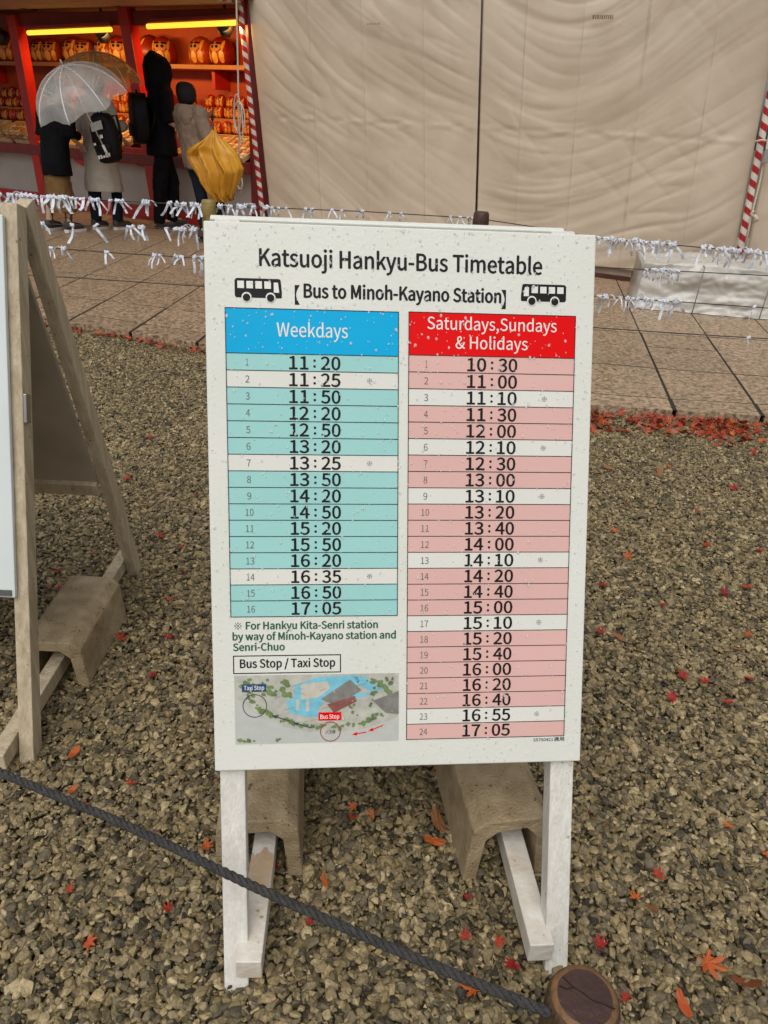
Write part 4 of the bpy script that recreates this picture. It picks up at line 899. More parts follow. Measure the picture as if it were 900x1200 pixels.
# ================================================================== LIT STALL
def make_stall():
    root = empty('market_stall', S(-3, .5, 0), 'vermilion roofed stall lit orange inside, selling red dolls', 'stall')
    def bx(name, m, s0, s1, n0, n1, z0, z1, bev=.004, parent=root):
        mb = MB(); mb.frame_box(S((s0 + s1) / 2, (n0 + n1) / 2, (z0 + z1) / 2), Vector(ES) * (s1 - s0), Vector(EN) * (n1 - n0), (0, 0, z1 - z0), bev=bev); return mb.build(name, m, parent)
    A, B = -7.0, -.22
    bx('base_beam', M_RED, A, B, .0, .12, PZ, .17)
    bx('counter_front', M_PALEFRONT, A, B, .08, .12, .17, .66)
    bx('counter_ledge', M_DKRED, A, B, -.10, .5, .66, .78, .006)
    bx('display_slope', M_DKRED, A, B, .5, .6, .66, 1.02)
    bx('back_counter', M_SHELF, A, B, .6, 1.3, .98, 1.02)
    bx('back_wall', M_ORANGEWALL, A, B, 1.30, 1.36, 0, 2.4)
    bx('side_wall', M_ORANGEWALL, A - .06, A, .0, 1.36, 0, 2.4)
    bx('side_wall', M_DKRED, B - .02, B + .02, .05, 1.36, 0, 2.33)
    sh = bx('shelf', M_SHELF, A, B, .92, 1.30, 1.735, 1.785)
    for s in (-5.9, -4.45, -3.0, -1.55): bx('shelf_bracket', M_RED, s, s + .05, 1.0, 1.29, 1.52, 1.73)
    # leaning square posts
    def post(p, q, w_=.15):
        a = FW(*p, 0.0); b = FW(*q, 0.0); d = (a - b).normalized(); a = b + d * 2.42
        b = b + d * ((PZ - b.z) / d.z); mb = MB(); mb.bar(b + Vector(EN) * -.02, a + Vector(EN) * -.02, w_, .14, ES, bev=.006); mb.build('post', M_RED, root)
    post((22, 35), (62, 262)); post((153, 32), (192, 264)); 
    post((-110, 35), (-70, 250))
    # curved red brackets below the ledge
    for u, v in ((92, 182), (158, 182), (-20, 180)):
        s, z = F(u, v, -.02); mb = MB(); pts = [(-.17, .08), (.17, .08), (.17, -.10), (.10, -.12), (-.02, -.08), (-.12, .0)]
        fr = [S(s + x, -.06, z + y) for x, y in pts]; bk = [S(s + x, .07, z + y) for x, y in pts]; n = len(pts)
        mb.add(fr + bk, [tuple(range(n)), tuple(range(2 * n - 1, n - 1, -1))] + [(i, n + i, n + (i + 1) % n, (i + 1) % n) for i in range(n)]); fix_normals(mb.build('bracket', M_RED, root))
    # eave: slats under the overhanging roof
    rf = bx('roof', M_ROOFDARK, A - .4, B + .1, -1.15, 1.6, 2.33, 2.45); bx('added_shade_slab', M_ROOFDARK, A - .4, B + .1, -2.6, -1.15, 2.52, 2.56)  # second slab: unseen, added to keep sky light out of the stall
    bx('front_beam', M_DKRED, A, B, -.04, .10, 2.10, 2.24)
    for i in range(7):
        n0 = -1.05 + i * .145; bx('eave_slat', M_SLAT, A - .3, B + .06, n0, n0 + .07, 2.22 + i * .008, 2.25 + i * .008, .003)
    bx('fascia', M_ROOFDARK, A - .4, B + .1, -1.19, -1.15, 2.26, 2.62)
    for s in (-4.9, -3.45, -1.9): bx('rafter', M_ROOFDARK, s, s + .07, -1.1, .0, 2.265, 2.325)
    # lamps
    for (p, q, lab) in (((33, 38.5), (130, 34.5), 'yellow glowing tube lamp under the eave, left one of two'), ((173, 31), (277, 26.5), 'yellow glowing tube lamp under the eave, next to the striped pole')):
        a, b = FW(*p, -.12), FW(*q, -.12); c = (a + b) / 2; lr = empty('tube_lamp', c, lab, 'lamp')
        mb = MB(); mb.tube([a, b], .026, 12); mb.build('tube', M_TUBE, lr, True)
        mb = MB(); u = Vector((0, 0, .055)); mb.bar(a + u + Vector(EN) * .02, b + u + Vector(EN) * .02, .04, .05, (0, 0, 1), bev=.004); mb.build('housing', M_DKRED, lr)
        ld = bpy.data.lights.new('tube_lamp_light', 'AREA'); ld.shape = 'RECTANGLE'; ld.size = (b - a).length; ld.size_y = .08; ld.energy = 24; ld.color = (1, .50, .13)
        lo = bpy.data.objects.new('tube_lamp_light', ld); COL.objects.link(lo); lo.parent = lr; lo.location = Vector(EN) * .06 + Vector((0, 0, -.035))
        zz = -(Vector(EN) * .75 + Vector((0, 0, -.65))).normalized(); xx = Vector(ES); yy = zz.cross(xx)
        lo.rotation_euler = Matrix((xx, yy, zz)).transposed().to_euler()
    for (u, v, lab) in ((3, 45, 'dark spot lamp hanging at the left picture edge under the eave'), (121, 42, 'dark spot lamp at the right end of the left tube lamp'), (264, 34, 'dark spot lamp below the right tube lamp')):
        c = FW(u, v, -.02); lr = empty('spot_lamp', c, lab, 'lamp')
        mb = MB(); mb.tube([c + Vector((0, 0, .09)), c + Vector((0, 0, .06)), c + Vector((0, 0, .0)) - Vector(EN) * .0, c + Vector((0, 0, -.075))], [.05, .085, .09, .045], 16); mb.build('housing', M_BLACK, lr, True)
        mb = MB(); mb.bar(c + Vector((0, 0, .08)), c + Vector((0, 0, .30)), .02, .02, ES); mb.build('bracket', M_BLACK, lr)
    # round red dolls
    def proto(r):
        o = empty('daruma_doll', (0, 0, 0), 'x', 'doll'); mb = MB()
        secs = [(.0, .02), (.55, .0), (.80, .12), (.98, .45), (1.0, .85), (.92, 1.25), (.74, 1.6), (.45, 1.82), (.12, 1.92)]
        mb.rings([(0, 0, z * r, a * r, a * r * .95) for a, z in secs], 24); mb.build('body', M_DARUMA, o, True)
        def patch(cx, cz, rx, rz, name, m, off):     # lies on the front of the round body
            mb = MB(); vs = []; n = 18
            def onb(x, z):
                zz = min(max(z, .05), 1.9)
                for (a, b), (c, d) in zip(secs, secs[1:]):
                    if b <= zz <= d: rad = a + (c - a) * (zz - b) / (d - b); break
                y = -math.sqrt(max(.02, rad * rad - x * x)) * .95; return (x * r, (y - off) * r, zz * r)
            for f in (1.0, .6, .25): vs += [onb(cx + rx * f * math.cos(6.2832 * k / n), cz + rz * f * math.sin(6.2832 * k / n)) for k in range(n)]
            vs.append(onb(cx, cz)); mb.add(vs, [(i * n + k, i * n + (k + 1) % n, (i + 1) * n + (k + 1) % n, (i + 1) * n + k) for i in (0, 1) for k in range(n)] + [(2 * n + k, 2 * n + (k + 1) % n, 3 * n) for k in range(n)])
            return fix_normals(mb.build(name, m, o, True))
        patch(0, 1.20, .50, .33, 'face', M_CREAM, .02)
        for sx in (-1, 1):
            patch(sx * .20, 1.22, .12, .11, 'eye', M_INK, .05); patch(sx * .27, 1.44, .24, .07, 'eyebrow', M_INK, .05); patch(sx * .55, .56, .17, .42, 'gold_scroll', M_GOLD, .03); patch(sx * .60, 1.30, .09, .34, 'cheek_scroll', M_GOLD, .03)
        patch(0, .50, .30, .40, 'gold_emblem', M_GOLD, .03)
        return o
    def place(P, s, n, z, sc, lab, grp, first):
        o = P if first else copy_tree(P); o.location = S(s, n, z); o.scale = (sc,) * 3; o.rotation_euler = (0, 0, YAW + rnd.gauss(0, .4)); tag(o, lab, 'doll', grp)
    P = proto(.165); first = True
    for u in (-14, 8, 47, 60, 86, 98, 127, 141, 176, 191, 236, 260):
        s, _ = F(u, 50, 1.1); big = rnd.uniform(.9, 1.08); place(P, s, 1.10, 1.786, big, 'large red round doll with gold patterns on the upper shelf of the stall', 'large red dolls on the upper shelf', first); first = False
    P2 = proto(.075); first = True
    for row, (n, z) in enumerate(((1.16, 1.32), (1.02, 1.20), (.86, 1.03))):
        if row < 2: bx('doll_step', M_SHELF, A + .1, B - .05, n - .07, 1.29 if row == 0 else n + .065, 1.021, z - .001, .002)
        for i in range(33):
            s = -5.75 + i * .168 + (row % 2) * .08
            if s > B - .12 or rnd.random() < .04: continue
            place(P2, s, n, z, rnd.uniform(.92, 1.1), 'small red round doll in the tiered rows at the back of the stall', 'small red dolls in tiered rows', first); first = False
    # trays of small charms on the slope
    mtray = mat('pale_wooden_tray', (.62, .44, .24), .5, .2, 8); mch = [mat('gold_charm', (.80, .50, .16), .4), mat('cream_charm', (.85, .70, .45), .45), mat('orange_charm', (.70, .25, .06), .45)]
    chm = []
    for m in mch:
        mb = MB(); mb.frame_box((0, 0, .009), (.075, 0, 0), (0, .045, 0), (0, 0, .018), bev=.006); mb.frame_box((.026, 0, .0205), (.012, 0, 0), (0, .05, 0), (0, 0, .006)); o = mb.build('charm', m); chm.append(o.data); bpy.data.objects.remove(o)
    tilt = math.atan2(.22, .56)
    i0 = True
    for k, sc in enumerate((-5.1, -4.45, -3.85, -3.15, -2.45, -1.05, -.52)):
        Rm = Matrix.Rotation(YAW, 4, 'Z') @ Matrix.Rotation(tilt, 4, 'X'); c = S(sc, .22, .905)
        where = ['at the left picture edge', 'beside the left red post', 'left of the clear umbrella', 'under the clear umbrella', 'between the umbrella and the black coat', 'right of the dark haired person', 'next to the striped pole'][k]
        t = empty('display_tray', c, 'sloping wooden tray of gold charms ' + where, 'tray', None); t.rotation_euler = Rm.to_euler()
        for nm, o_, sx, sy, sz in (('tray_floor', (0, 0, -.008), .5, .56, .012), ('rim', (0, -.285, .0), .5, .015, .05), ('rim', (0, .285, 0), .5, .015, .05), ('rim', (-.255, 0, 0), .015, .585, .05), ('rim', (.255, 0, 0), .015, .585, .05)):
            mb = MB(); mb.frame_box(o_, (sx, 0, 0), (0, sy, 0), (0, 0, sz), bev=.002); mb.build(nm, mtray, t, world=False)
        for i in range(4):
            for j in range(7):
                o = bpy.data.objects.new('charm', chm[(j + k + rnd.randrange(2)) % 3]); COL.objects.link(o)
                o.matrix_world = Matrix.Translation(c) @ Rm @ Matrix.Translation((-.18 + i * .12, -.24 + j * .078, .0)) @ Matrix.Rotation(rnd.gauss(0, .15), 4, 'Z')
                tag(o, 'small gold or cream charm lying in rows in a sloping stall tray', 'charm', 'charms laid out in the stall trays')
make_stall()

# ================================================================== PEOPLE (backs to us, at the stall)
M_SKIN = mat('skin', (.50, .32, .23), .5, .1, 20); M_HAIR = mat('black_hair', (.007, .005, .005), .5, .3, 40, .4, 120, stretch=(6, 6, 1), spec=.15)
M_BLKCOAT = mat('black_coat', (.005, .005, .006), .7, .3, 12, .5, 30, spec=.1); M_GREYCOAT = mat('beige_grey_coat', (.42, .37, .31), .75, .15, 9, .4, 40)
M_TAUPE = mat('taupe_jacket', (.20, .135, .092), .7, .3, 10, .6, 30); M_NAVYJ = mat('dark_navy_jeans', (.009, .013, .022), .75, .3, 20, spec=.1); M_DKTROU = mat('black_trousers', (.006, .006, .008), .7, .3, 12, .4, 40, spec=.1)
M_OCHRE = mat('ochre_skirt', (.21, .115, .03), .7, .3, 9, .5, 30, col2=(.13, .065, .015)); M_SOLE = mat('white_sole', (.70, .68, .64), .5); M_SHOE = mat('dark_shoe', (.05, .04, .04), .6); M_BROWNLEG = mat('brown_stockings', (.10, .045, .015), .7)
M_BAG = mat('black_bag', (.006, .006, .007), .5, .3, 20, .3, 60, spec=.2); M_YEL = mat('yellow_fabric', (.62, .30, .012), .5, .2, 6, .3, 30, col2=(.50, .21, .008))
def person(label, foot_l, foot_r, yaw, H, lean=(0, 0), arms=None, female=True):
    mid = (foot_l + foot_r) / 2; root = empty('person', mid, label, 'person', None, yaw)
    k = H / 1.70; lx, ly = lean
    Lo = lambda p: root.matrix_local if False else p
    inv = Matrix.Rotation(-yaw, 3, 'Z'); fl = inv @ (foot_l - mid); fr = inv @ (foot_r - mid)
    if fl.x > fr.x: fl, fr = fr, fl
    def tl(x, y, z): return Vector((x * k + lx * z * k, y * k + ly * max(0, z - .8) * k, z * k))
    J = {'pel': tl(0, 0, .92), 'waist': tl(0, 0, 1.06), 'chest': tl(0, .0, 1.28), 'neck': tl(0, .01, 1.45), 'skull0': tl(0, .02, 1.53), 'skull': tl(0, .015, 1.60)}
    V = [J['pel'], J['waist'], J['chest'], J['neck'], J['skull0'], J['skull']]; RAD = [.125, .115, .13, .052, .075, .085]; E_ = [(0, 1), (1, 2), (2, 3), (3, 4), (4, 5)]
    def chain(start, pts, rs):
        b = start
        for p, r in zip(pts, rs): V.append(p); RAD.append(r); E_.append((b, len(V) - 1)); b = len(V) - 1
        return b
    for sd, ft in ((-1, fl), (1, fr)):
        hip = tl(sd * .09, 0, .86); kn = Vector((ft.x * .8 + hip.x * .2, ft.y + .03, .48 * k)); an = Vector((ft.x, ft.y - .03, .09 * k)); toe = Vector((ft.x + sd * .02, ft.y + .12, .045 * k))
        chain(0, [hip, kn, an, toe], [.085, .056, .04, .034])
        sh = tl(sd * .175, 0, 1.39); el, ha = (arms or {}).get(sd, (tl(sd * .25, -.02, 1.12), tl(sd * .20, .18, 1.02)))
        hd = (ha - el).normalized(); w_ = chain(2, [sh, el, ha], [.042, .030, .024]); pa = ha + hd * .04 * k; pl = chain(w_, [pa], [.026])
        sx = hd.cross(Vector((0, 0, 1))).normalized() if abs(hd.z) < .95 else Vector((1, 0, 0)); dn = Vector((0, 0, -1)) if abs(hd.z) < .8 else Vector((0, 1, 0))
        for i, (o_, l) in enumerate(((-.025, .045), (-.008, .055), (.009, .052), (.025, .040))): chain(pl, [pa + sx * o_ + hd * .035, pa + sx * o_ * 1.1 + hd * (.035 + l * .55) + dn * .012, pa + sx * o_ * 1.1 + hd * (.035 + l * .8) + dn * .035], [.0105, .0095, .008])
        chain(w_, [ha + hd * .03 - sx * sd * .035, ha + hd * .065 - sx * sd * .05 + dn * .012], [.010, .008])
    me = bpy.data.meshes.new('body'); me.from_pydata([tuple(v) for v in V], E_, []); o = bpy.data.objects.new('body', me); COL.objects.link(o)
    o.modifiers.new('skin', 'SKIN')
    for sv_, r in zip(me.skin_vertices[0].data, RAD): sv_.radius = (r * k, r * k)
    me.skin_vertices[0].data[0].use_root = True
    sub = o.modifiers.new('s', 'SUBSURF'); sub.levels = 2; sub.render_levels = 2; apply_mods(o)
    # face
    me = o.data; c = J['skull']
    for v in me.vertices:
        d = v.co - c
        if d.length < .13 * k and d.z > -.1 * k:
            f = d.y / (.1 * k)
            if f > .6: v.co.y += .012 * k * math.exp(-((d.x / (.015 * k)) ** 2) - (((d.z + .015 * k) / (.02 * k)) ** 2)) * 1.5 - .006 * k * math.exp(-(((abs(d.x) - .03 * k) / (.014 * k)) ** 2) - ((d.z / (.014 * k)) ** 2))
    me.materials.clear(); me.materials.append(M_SKIN); me.polygons.foreach_set('use_smooth', [True] * len(me.polygons)); o.parent = root
    for sx in (-1, 1):
        mb = MB(); q = c + Vector((sx * .031 * k, .078 * k, .006)); mb.rings([(q.x, q.y, q.z + .008 * t, .010 * math.sqrt(max(0, 1 - t * t)) + .0005, .008 * math.sqrt(max(0, 1 - t * t)) + .0005) for t in (-1, -.5, 0, .5, 1)], 8); mb.build('eye', M_BLACK, root, True, world=False)
    return root, k, tl, fl, fr, J
def cloth(name, m, root, lofts, vox=.014, seed=0, fold=.012, hollow=False, smooth=3):
    """garment grown from overlapping tubes and rings into one surface, then creased"""
    mb = MB()
    for kind, a, b in lofts:
        if kind == 'rings': mb.rings(a, 22)
        else: mb.tube(a, b, 12)
    o = mb.build(name, m, root, True, world=False); fix_normals(o)
    r = o.modifiers.new('r', 'REMESH'); r.mode = 'VOXEL'; r.voxel_size = vox; r.use_smooth_shade = True
    s = o.modifiers.new('s', 'SMOOTH'); s.iterations = smooth; s.factor = .5
    apply_mods(o); me = o.data
    co = [v.co.copy() for v in me.vertices]; no = [v.normal.copy() for v in me.vertices]
    for v, c, n in zip(me.vertices, co, no): v.co = c + n * (noise.noise((c.x * 9, c.y * 9, c.z * 3.5 + seed)) * fold - abs(noise.noise((c.x * 14 + c.z * 5, c.y * 14, c.z * 9 + seed))) * fold * .8)
    me.polygons.foreach_set('use_smooth', [True] * len(me.polygons)); me.materials.clear(); me.materials.append(m); return o
def shoes(root, k, fl, fr, mtop, msole):
    for ft, sd in ((fl, -1), (fr, 1)):
        mb = MB(); q = lambda y, z: Vector((ft.x + sd * .02 * max(0, y) / .12, ft.y + y, z))
        def prof(z, gx): return [(ft.x + gx * wx + sd * .02 * max(0, y) / .12, ft.y + y, z) for wx, y in ((.0, -.085), (.032, -.07), (.037, 0), (.046, .09), (.038, .16), (.0, .185), (-.038, .16), (-.042, .09), (-.036, 0), (-.032, -.07))]
        a, b = prof(.001, 1), prof(.03, 1); n = 10; mb.add(a + b, [tuple(range(n))[::-1], tuple(range(n, 2 * n))] + [(i, (i + 1) % n, n + (i + 1) % n, n + i) for i in range(n)]); so = fix_normals(mb.build('shoe_sole', msole, root, False, world=False))
        cloth('shoe', mtop, root, [('tube', [q(-.05, .055), q(.03, .06), q(.12, .045), q(.155, .038)], [.044, .046, .038, .022]), ('tube', [q(-.045, .05), q(-.045, .115)], [.045, .04])], .009, 3, .002)
def legs(root, k, tl, fl, fr, m, top=.95, bot=.08, rt=.105, rk=.07, ra=.055, name='trousers', seed=1):
    L = [('rings', [(tl(0, 0, z).x, tl(0, 0, z).y, z * k, rx * k, ry * k) for z, rx, ry in ((.80, .155, .11), (.9, .165, .12), (top, .15, .105))], None)]
    for sd, ft in ((-1, fl), (1, fr)):
        hip = tl(sd * .085, 0, .86); kn = Vector((ft.x * .75 + hip.x * .25, ft.y + .02, .48 * k)); L.append(('tube', [hip, kn, Vector((ft.x, ft.y - .025, bot * k))], [rt * k, rk * k, ra * k]))
    return cloth(name, m, root, L, .014, seed, .012)
def sleeve(tl, J, sd, el, ha, r0=.075, r1=.062, r2=.05): return ('tube', [tl(sd * .12, 0, 1.40), tl(sd * .19, 0, 1.37), el, el.lerp(ha, .97)], [r0 * .9, r0, r1, r2])
FY = YAW
PZV = Vector((0, 0, 0))
# -- person with the clear umbrella: black jacket, ochre skirt
r1, k, tl, fl, fr, J = person('person in black jacket and ochre skirt under a clear umbrella', G(62, 270, PZ), G(84, 272, PZ), FY + .05, 1.47, (.05, .16), None)
el = {s: (tl(s * .25, .0, 1.12), tl(s * .17, .20, 1.10)) for s in (-1, 1)}
def R_sec(tl, k, rows, n0=0): return ('rings', [(tl(dx, dy, z).x, tl(dx, dy, z).y, z * k, rx * k, ry * k) for z, rx, ry, dx, dy in rows], None)
cloth('jacket', M_BLKCOAT, r1, [R_sec(tl, k, ((.66, .21, .15, .03, 0), (.80, .21, .155, .02, 0), (1.0, .195, .14, 0, 0), (1.2, .20, .14, 0, 0), (1.36, .19, .12, 0, 0), (1.45, .09, .075, 0, .01)))] + [sleeve(tl, J, s, *el[s]) for s in (-1, 1)], .014, 2, .014)
cloth('hair', M_HAIR, r1, [R_sec(tl, k, ((1.47, .085, .07, 0, -.03), (1.51, .108, .098, 0, -.015), (1.57, .116, .118, 0, -.005), (1.63, .110, .118, 0, .0), (1.68, .085, .095, 0, .0), (1.705, .04, .045, 0, .0)))], .011, 5, .006)
cloth('skirt', M_OCHRE, r1, [R_sec(tl, k, ((.24, .19, .13, .05, 0), (.4, .185, .13, .045, 0), (.6, .175, .13, .03, 0), (.9, .16, .12, 0, 0)))], .014, 6, .022)
legs(r1, k, tl, fl, fr, M_BROWNLEG, .9, .06, .08, .055, .042, 'stockings'); shoes(r1, k, fl, fr, M_SHOE, M_SOLE)
# -- person in the long coat
r2_, k, tl, fl, fr, J = person('person in long beige grey coat carrying a black bag on the back', G(116, 269, PZ), G(141, 269, PZ), FY - .05, 1.56, (-.03, .08), None)
el = {-1: (tl(-.27, -.03, 1.12), tl(-.22, .12, .98)), 1: (tl(.26, .03, 1.15), tl(.16, .25, 1.16))}
cloth('coat', M_GREYCOAT, r2_, [R_sec(tl, k, ((.44, .265, .19, .0, 0), (.6, .25, .18, 0, 0), (.8, .225, .165, 0, 0), (1.0, .205, .15, 0, 0), (1.2, .205, .145, 0, 0), (1.36, .195, .125, 0, 0), (1.45, .10, .085, 0, 0)))] + [sleeve(tl, J, s, *el[s], .08, .07, .06) for s in (-1, 1)], .014, 9, .016)
cloth('hood', M_GREYCOAT, r2_, [R_sec(tl, k, ((1.36, .13, .085, 0, -.05), (1.43, .15, .10, 0, -.055), (1.48, .12, .08, 0, -.05)))], .012, 4, .01)
cloth('hair', M_HAIR, r2_, [R_sec(tl, k, ((1.47, .085, .07, 0, -.03), (1.51, .108, .098, 0, -.015), (1.57, .116, .118, 0, -.005), (1.63, .110, .118, 0, .0), (1.68, .085, .095, 0, .0), (1.705, .04, .045, 0, .0)))], .011, 5, .005)
legs(r2_, k, tl, fl, fr, M_NAVYJ, .95, .10, .10, .075, .066); shoes(r2_, k, fl, fr, M_SHOE, M_SOLE)
# -- tall person in the black hood
r3_, k, tl, fl, fr, J = person('tall person in black hooded coat and black trousers wearing a rucksack', G(190, 268, PZ), G(205, 266, PZ), FY - .55, 1.74, (.0, .05), None)
el = {-1: (tl(-.25, -.0, 1.13), tl(-.08, .19, 1.08)), 1: (tl(.25, .0, 1.13), tl(.06, .21, 1.10))}
cloth('coat', M_BLKCOAT, r3_, [R_sec(tl, k, ((.76, .225, .165, .0, 0), (.9, .215, .16, 0, 0), (1.06, .205, .15, 0, 0), (1.25, .215, .15, 0, 0), (1.38, .20, .13, 0, 0), (1.47, .10, .09, 0, 0)))] + [sleeve(tl, J, s, *el[s], .085, .072, .058) for s in (-1, 1)], .014, 12, .015)
cloth('hood', M_BLKCOAT, r3_, [R_sec(tl, k, ((1.38, .17, .12, 0, -.02), (1.46, .150, .135, 0, -.02), (1.54, .155, .155, 0, -.01), (1.62, .150, .155, 0, -.02), (1.69, .11, .12, 0, -.035), (1.735, .05, .06, -.02, -.05), (1.765, .018, .02, -.05, -.06)))], .012, 8, .008)
legs(r3_, k, tl, fl, fr, M_DKTROU, .98, .06, .11, .08, .066); shoes(r3_, k, fl, fr, M_SHOE, M_SHOE)
# -- dark haired person with the yellow umbrella
r4_, k, tl, fl, fr, J = person('dark haired person in taupe hooded jacket leaning towards the counter', G(241, 283, PZ), G(262, 284, PZ), FY - .15, 1.50, (-.24, .04), None)
el = {-1: (tl(-.25, .05, 1.13), tl(-.15, .25, 1.08)), 1: (tl(.27, -.03, 1.12), tl(.27, .08, .90))}
cloth('jacket', M_TAUPE, r4_, [R_sec(tl, k, ((.80, .205, .15, .0, 0), (.95, .205, .155, 0, 0), (1.12, .21, .15, 0, 0), (1.28, .215, .145, 0, 0), (1.38, .19, .12, 0, 0), (1.46, .09, .08, 0, 0)))] + [sleeve(tl, J, s, *el[s], .085, .075, .06) for s in (-1, 1)], .014, 15, .018)
cloth('hood', M_TAUPE, r4_, [R_sec(tl, k, ((1.26, .10, .05, 0, -.10), (1.34, .15, .085, 0, -.09), (1.42, .155, .10, 0, -.06), (1.48, .12, .085, 0, -.04)))], .012, 14, .012)
cloth('hair', M_HAIR, r4_, [R_sec(tl, k, ((1.47, .085, .07, 0, -.03), (1.51, .108, .098, 0, -.015), (1.57, .116, .118, 0, -.005), (1.63, .110, .118, 0, .0), (1.68, .085, .095, 0, .0), (1.705, .04, .045, 0, .0)))], .011, 5, .005)
legs(r4_, k, tl, fl, fr, M_NAVYJ, .95, .06, .10, .07, .06); shoes(r4_, k, fl, fr, M_SHOE, M_SHOE)

# ------------------------------------------------------------------ what they carry
def bag(label, c, yaw, W, Hh, T, roll=0, prints=None, name='backpack'):
    root = empty(name, c, label, 'bag'); root.rotation_euler = (0, roll, yaw)
    bm = bmesh.new(); bmesh.ops.create_cube(bm, size=1); bmesh.ops.subdivide_edges(bm, edges=bm.edges[:], cuts=6, use_grid_fill=True)
    for v in bm.verts:
        x, y, z = v.co * 2; f = 1 - .38 * abs(z) ** 3 * (1 if z > 0 else .6); b = (1 - .35 * x * x) * (1 - .3 * z * z)
        v.co = Vector((x * W / 2 * f * (1 - .12 * y * y), (y * (.55 + .45 * b)) * T / 2, z * Hh / 2 * (1 - .10 * x * x)))
        v.co += v.co.normalized() * noise.noise(v.co * 14) * .008
    bmesh.ops.smooth_vert(bm, verts=bm.verts[:], factor=.4)
    me = bpy.data.meshes.new('bag_body'); bm.to_mesh(me); bm.free(); me.materials.append(M_BAG); me.polygons.foreach_set('use_smooth', [True] * len(me.polygons))
    o = bpy.data.objects.new('bag_body', me); COL.objects.link(o); o.parent = root
    mb = MB(); mb.rings([(0, -T * .46, -Hh * .22 + t * Hh * .13, W * .36 * math.sqrt(1 - t * t * .8), T * .16) for t in (-1, -.5, 0, .5, 1)], 16); mb.build('front_pocket', M_BAG, root, True, world=False)
    mb = MB(); mb.tube([(-.03, 0, Hh * .46), (-.02, 0, Hh * .56), (.02, 0, Hh * .56), (.03, 0, Hh * .46)], .009, 6); mb.build('top_handle', M_BAG, root, True, world=False)
    for sx in (-1, 1):
        mb = MB(); mb.tube([(sx * W * .28, T * .40, -Hh * .35), (sx * W * .36, T * .75, 0), (sx * W * .30, T * .9, Hh * .42), (sx * W * .22, T * .42, Hh * .40)], .014, 6); mb.build('strap', M_BAG, root, True, world=False)
    for nm, x, z, w_, h_, m in (prints or ()):
        mb = MB(); mb.frame_box((x * W, -T * .5 - .012, z * Hh), (w_ * W, 0, 0), (0, .006, 0), (0, 0, h_ * Hh), bev=.002); mb.build(nm, m, root, world=False)
    return root
c = FW(124, 162, -1.24)
mgrey = mat('grey_white_print', (.50, .49, .46), .5, .3, 60)
pr_ = [('printed_patch', 0, .24, .52, .17, mgrey), ('round_badge', .10, .02, .12, .07, M_WINK), ('round_badge', -.28, -.09, .10, .05, M_WINK)] + [('printed_letter', -.24 + i * .12, -.36, .08, .075, M_WINK) for i in range(5)]
bag('black bag with grey patch and white print slung on the beige coat', c, FY - .02, .33, .47, .14, -.22, pr_, 'shoulder_bag')
bag('black rucksack with pale tag on the tall hooded person', FW(163, 139, -.62), FY - .60, .37, .50, .19, .0, [('pale_tag', .18, -.40, .20, .07, M_WINK), ('small_tag', -.02, -.05, .07, .07, M_WINK)])
def film(name, col, alpha, rough=.12):
    m = bpy.data.materials.new(name); m.use_nodes = True; b = m.node_tree.nodes['Principled BSDF']; b.inputs['Base Color'].default_value = (*col, 1); b.inputs['Roughness'].default_value = rough; b.inputs['IOR'].default_value = 1.5
    nt_ = m.node_tree; nz = nt_.nodes.new('ShaderNodeTexNoise'); nz.inputs['Scale'].default_value = 9; rp = nt_.nodes.new('ShaderNodeMapRange'); rp.inputs['To Min'].default_value = alpha - .14; rp.inputs['To Max'].default_value = alpha + .14
    tc = nt_.nodes.new('ShaderNodeTexCoord'); nt_.links.new(tc.outputs['Object'], nz.inputs['Vector']); nt_.links.new(nz.outputs['Fac'], rp.inputs['Value']); nt_.links.new(rp.outputs[0], b.inputs['Alpha']); return m
def umbrella(label, apex, axis, R, depth, mfilm, mrib, hand=None, nseg=8, phase=0.0, name='umbrella'):
    """domed canopy; axis points from the canopy down its stick"""
    ax = Vector(axis).normalized(); x = ax.cross(Vector((0, 0, 1))).normalized(); y = ax.cross(x); root = empty(name, apex + ax * .85, label, 'umbrella')
    def pt(a, f):                        # f 0 apex .. 1 rim
        th = f * 1.25; scal = 1 - .12 * (f ** 2) * (math.sin(a * nseg / 2) ** 2)
        return apex + ax * depth * (1 - math.cos(th)) / (1 - math.cos(1.25)) * (1 - .10 * f * (math.sin((a) * nseg / 2) ** 2)) + (x * math.cos(a + phase) + y * math.sin(a + phase)) * R * math.sin(th) / math.sin(1.25) * scal
    na, nf = nseg * 6, 12; mb = MB(); vs = [apex]
    for j in range(1, nf + 1): vs += [pt(6.2832 * i / na, j / nf) for i in range(na)]
    fs = [(0, 1 + i, 1 + (i + 1) % na) for i in range(na)] + [(1 + (j - 1) * na + i, 1 + j * na + i, 1 + j * na + (i + 1) % na, 1 + (j - 1) * na + (i + 1) % na) for j in range(1, nf) for i in range(na)]
    mb.add(vs, fs); mb.build('canopy', mfilm, root, True)
    for s in range(nseg):
        mb = MB(); mb.tube([pt(6.2832 * s / nseg, f) + ax * .006 for f in [i / 10 for i in range(11)]], .007, 6); mb.build('rib', mrib, root, True)
        mb = MB(); mb.tube([pt(6.2832 * s / nseg, .55) + ax * .008, apex + ax * (depth * 1.25)], .003, 5); mb.build('stretcher', mrib, root, True)
    mb = MB(); mb.tube([apex - ax * .05, apex + ax * .78], .006, 8); mb.build('shaft', mrib, root, True)
    mb = MB(); mb.tube([apex + ax * .74, apex + ax * .86], .013, 8); mb.build('handle', M_WINK, root, True)
    mb = MB(); mb.tube([apex - ax * .055, apex - ax * .02], [.005, .012], 8); mb.build('ferrule', mrib, root, True)
    return root
MRIB = mat('white_plastic_rib', (.72, .70, .66), .4)
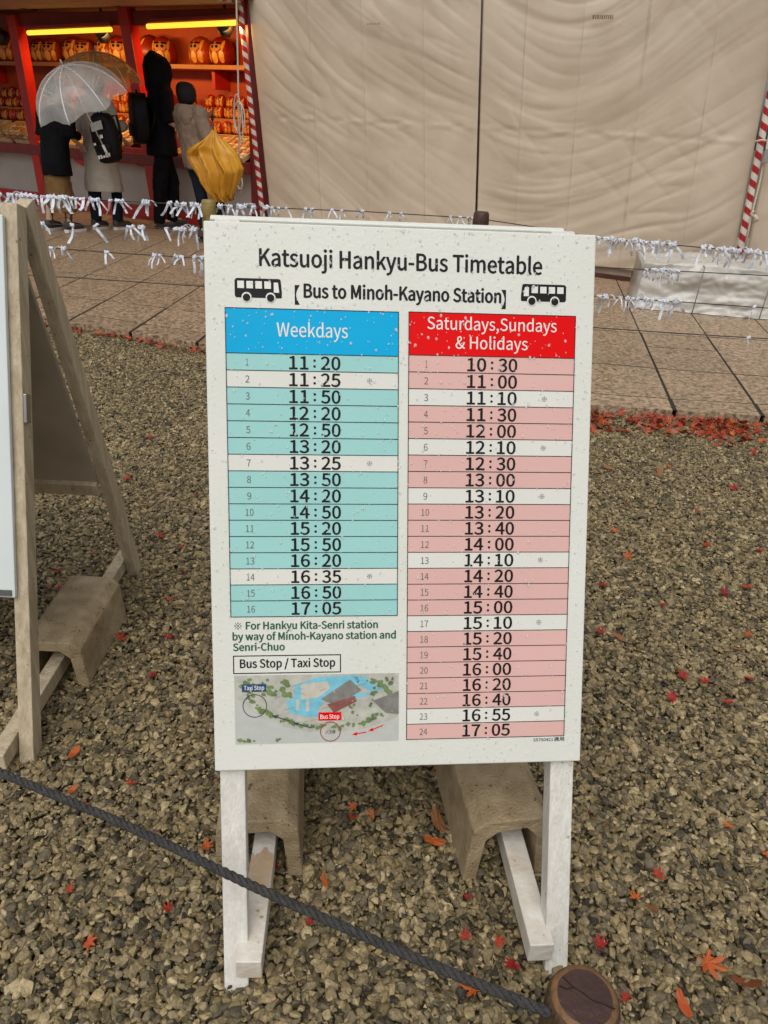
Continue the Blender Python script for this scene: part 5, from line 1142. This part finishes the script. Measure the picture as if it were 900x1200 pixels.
umbrella('clear plastic dome umbrella with white ribs hiding the person in the black jacket', FW(74, 77, -1.85), Vector(EN) * .50 + Vector((0, 0, -1)) + Vector(ES) * .05, .47, .34, film('clear_film', (.80, .78, .76), .36, .08), MRIB, phase=.2)
umbrella('see-through umbrella behind the clear one, amber from stall light painted into its film', FW(112, 60, -1.0), Vector(EN) * .12 + Vector((0, 0, -1)) + Vector(ES) * -.12, .44, .27, film('stall_glow_film', (.55, .27, .08), .60), mat('pale_rib', (.65, .5, .35), .4), phase=.1)  # clear film coloured amber to stand in for the orange stall light behind
def yellow_umbrella():
    NN = -1.15; top = FW(250, 153, NN); root = empty('folded_umbrella', top - Vector((0, 0, .3)), 'bright yellow loosely folded umbrella hanging beside the taupe jacket', 'umbrella')
    lv = [(153, 249, 252), (158, 245, 256), (165, 236, 263), (172, 227, 271), (179, 219, 278), (186, 222, 282), (198, 229, 286), (210, 237, 282), (219, 242, 279), (226, 246, 276), (229, 249, 273)]
    na = 144; vs = []; mb = MB(); sub = []
    for (v0, a0, b0), (v1, a1, b1) in zip(lv, lv[1:]):
        for t in (0, .25, .5, .75): sub.append((v0 + (v1 - v0) * t, a0 + (a1 - a0) * t, b0 + (b1 - b0) * t))
    sub = [(v, 250 + (a - 250) * .88, 250 + (b - 250) * .84) for v, a, b in sub]
    sub.append(lv[-1]); m = len(sub)
    for j, (v, a, b) in enumerate(sub):
        s0, z = F(a, v, NN); s1, _ = F(b, v, NN); c = (s0 + s1) / 2; rx = (s1 - s0) / 2; ry = min(.15, rx * .75); f = j / (m - 1)
        for i in range(na):
            t = 6.2832 * i / na; fan = math.cos(t)
            ph = t * 4.5 + .5 * math.sin(f * 4) + 1.3 * noise.noise((fan * 1.5, math.sin(t) * 1.5, f * 1.5 + 1)); ple = 1 - 2.0 * abs(math.sin(ph)) ** .7; d = 1 + .38 * ple * min(1, f * 4)
            zz = z + (.02 * fan * f + .05 * ple * f * f) + .03 * noise.noise((fan * 3, math.sin(t) * 3, f * 4))
            vs.append(S(c + rx * fan * (1 + .09 * ple * min(1, f * 3) + .12 * noise.noise((f * 6, fan * 2, 9))), NN + ry * math.sin(t) * d, zz))
    mb.add(vs, [(j * na + i, j * na + (i + 1) % na, (j + 1) * na + (i + 1) % na, (j + 1) * na + i) for j in range(m - 1) for i in range(na)] + [tuple((m - 1) * na + i for i in range(na))]); fix_normals(mb.build('canopy', M_YEL, root, True))
    ax = (FW(257, 238, NN) - top).normalized()
    mb = MB(); mb.tube([top - ax * .10, top + ax * .1], .008, 8); mb.build('shaft', M_BLACK, root, True)
    mb = MB(); mb.tube([top - ax * .17, top - ax * .09], .014, 8); mb.build('handle', M_BLACK, root, True)
    for k in range(4):
        i = int((k + 4.5) / 8 * na); mb = MB(); mb.tube([Vector(vs[j * na + i]) for j in range(0, m, 4)], .003, 5); mb.build('rib', mat('dark_yellow_rib', (.35, .16, .01)) if k == 0 else bpy.data.materials['dark_yellow_rib'], root, True)
yellow_umbrella()
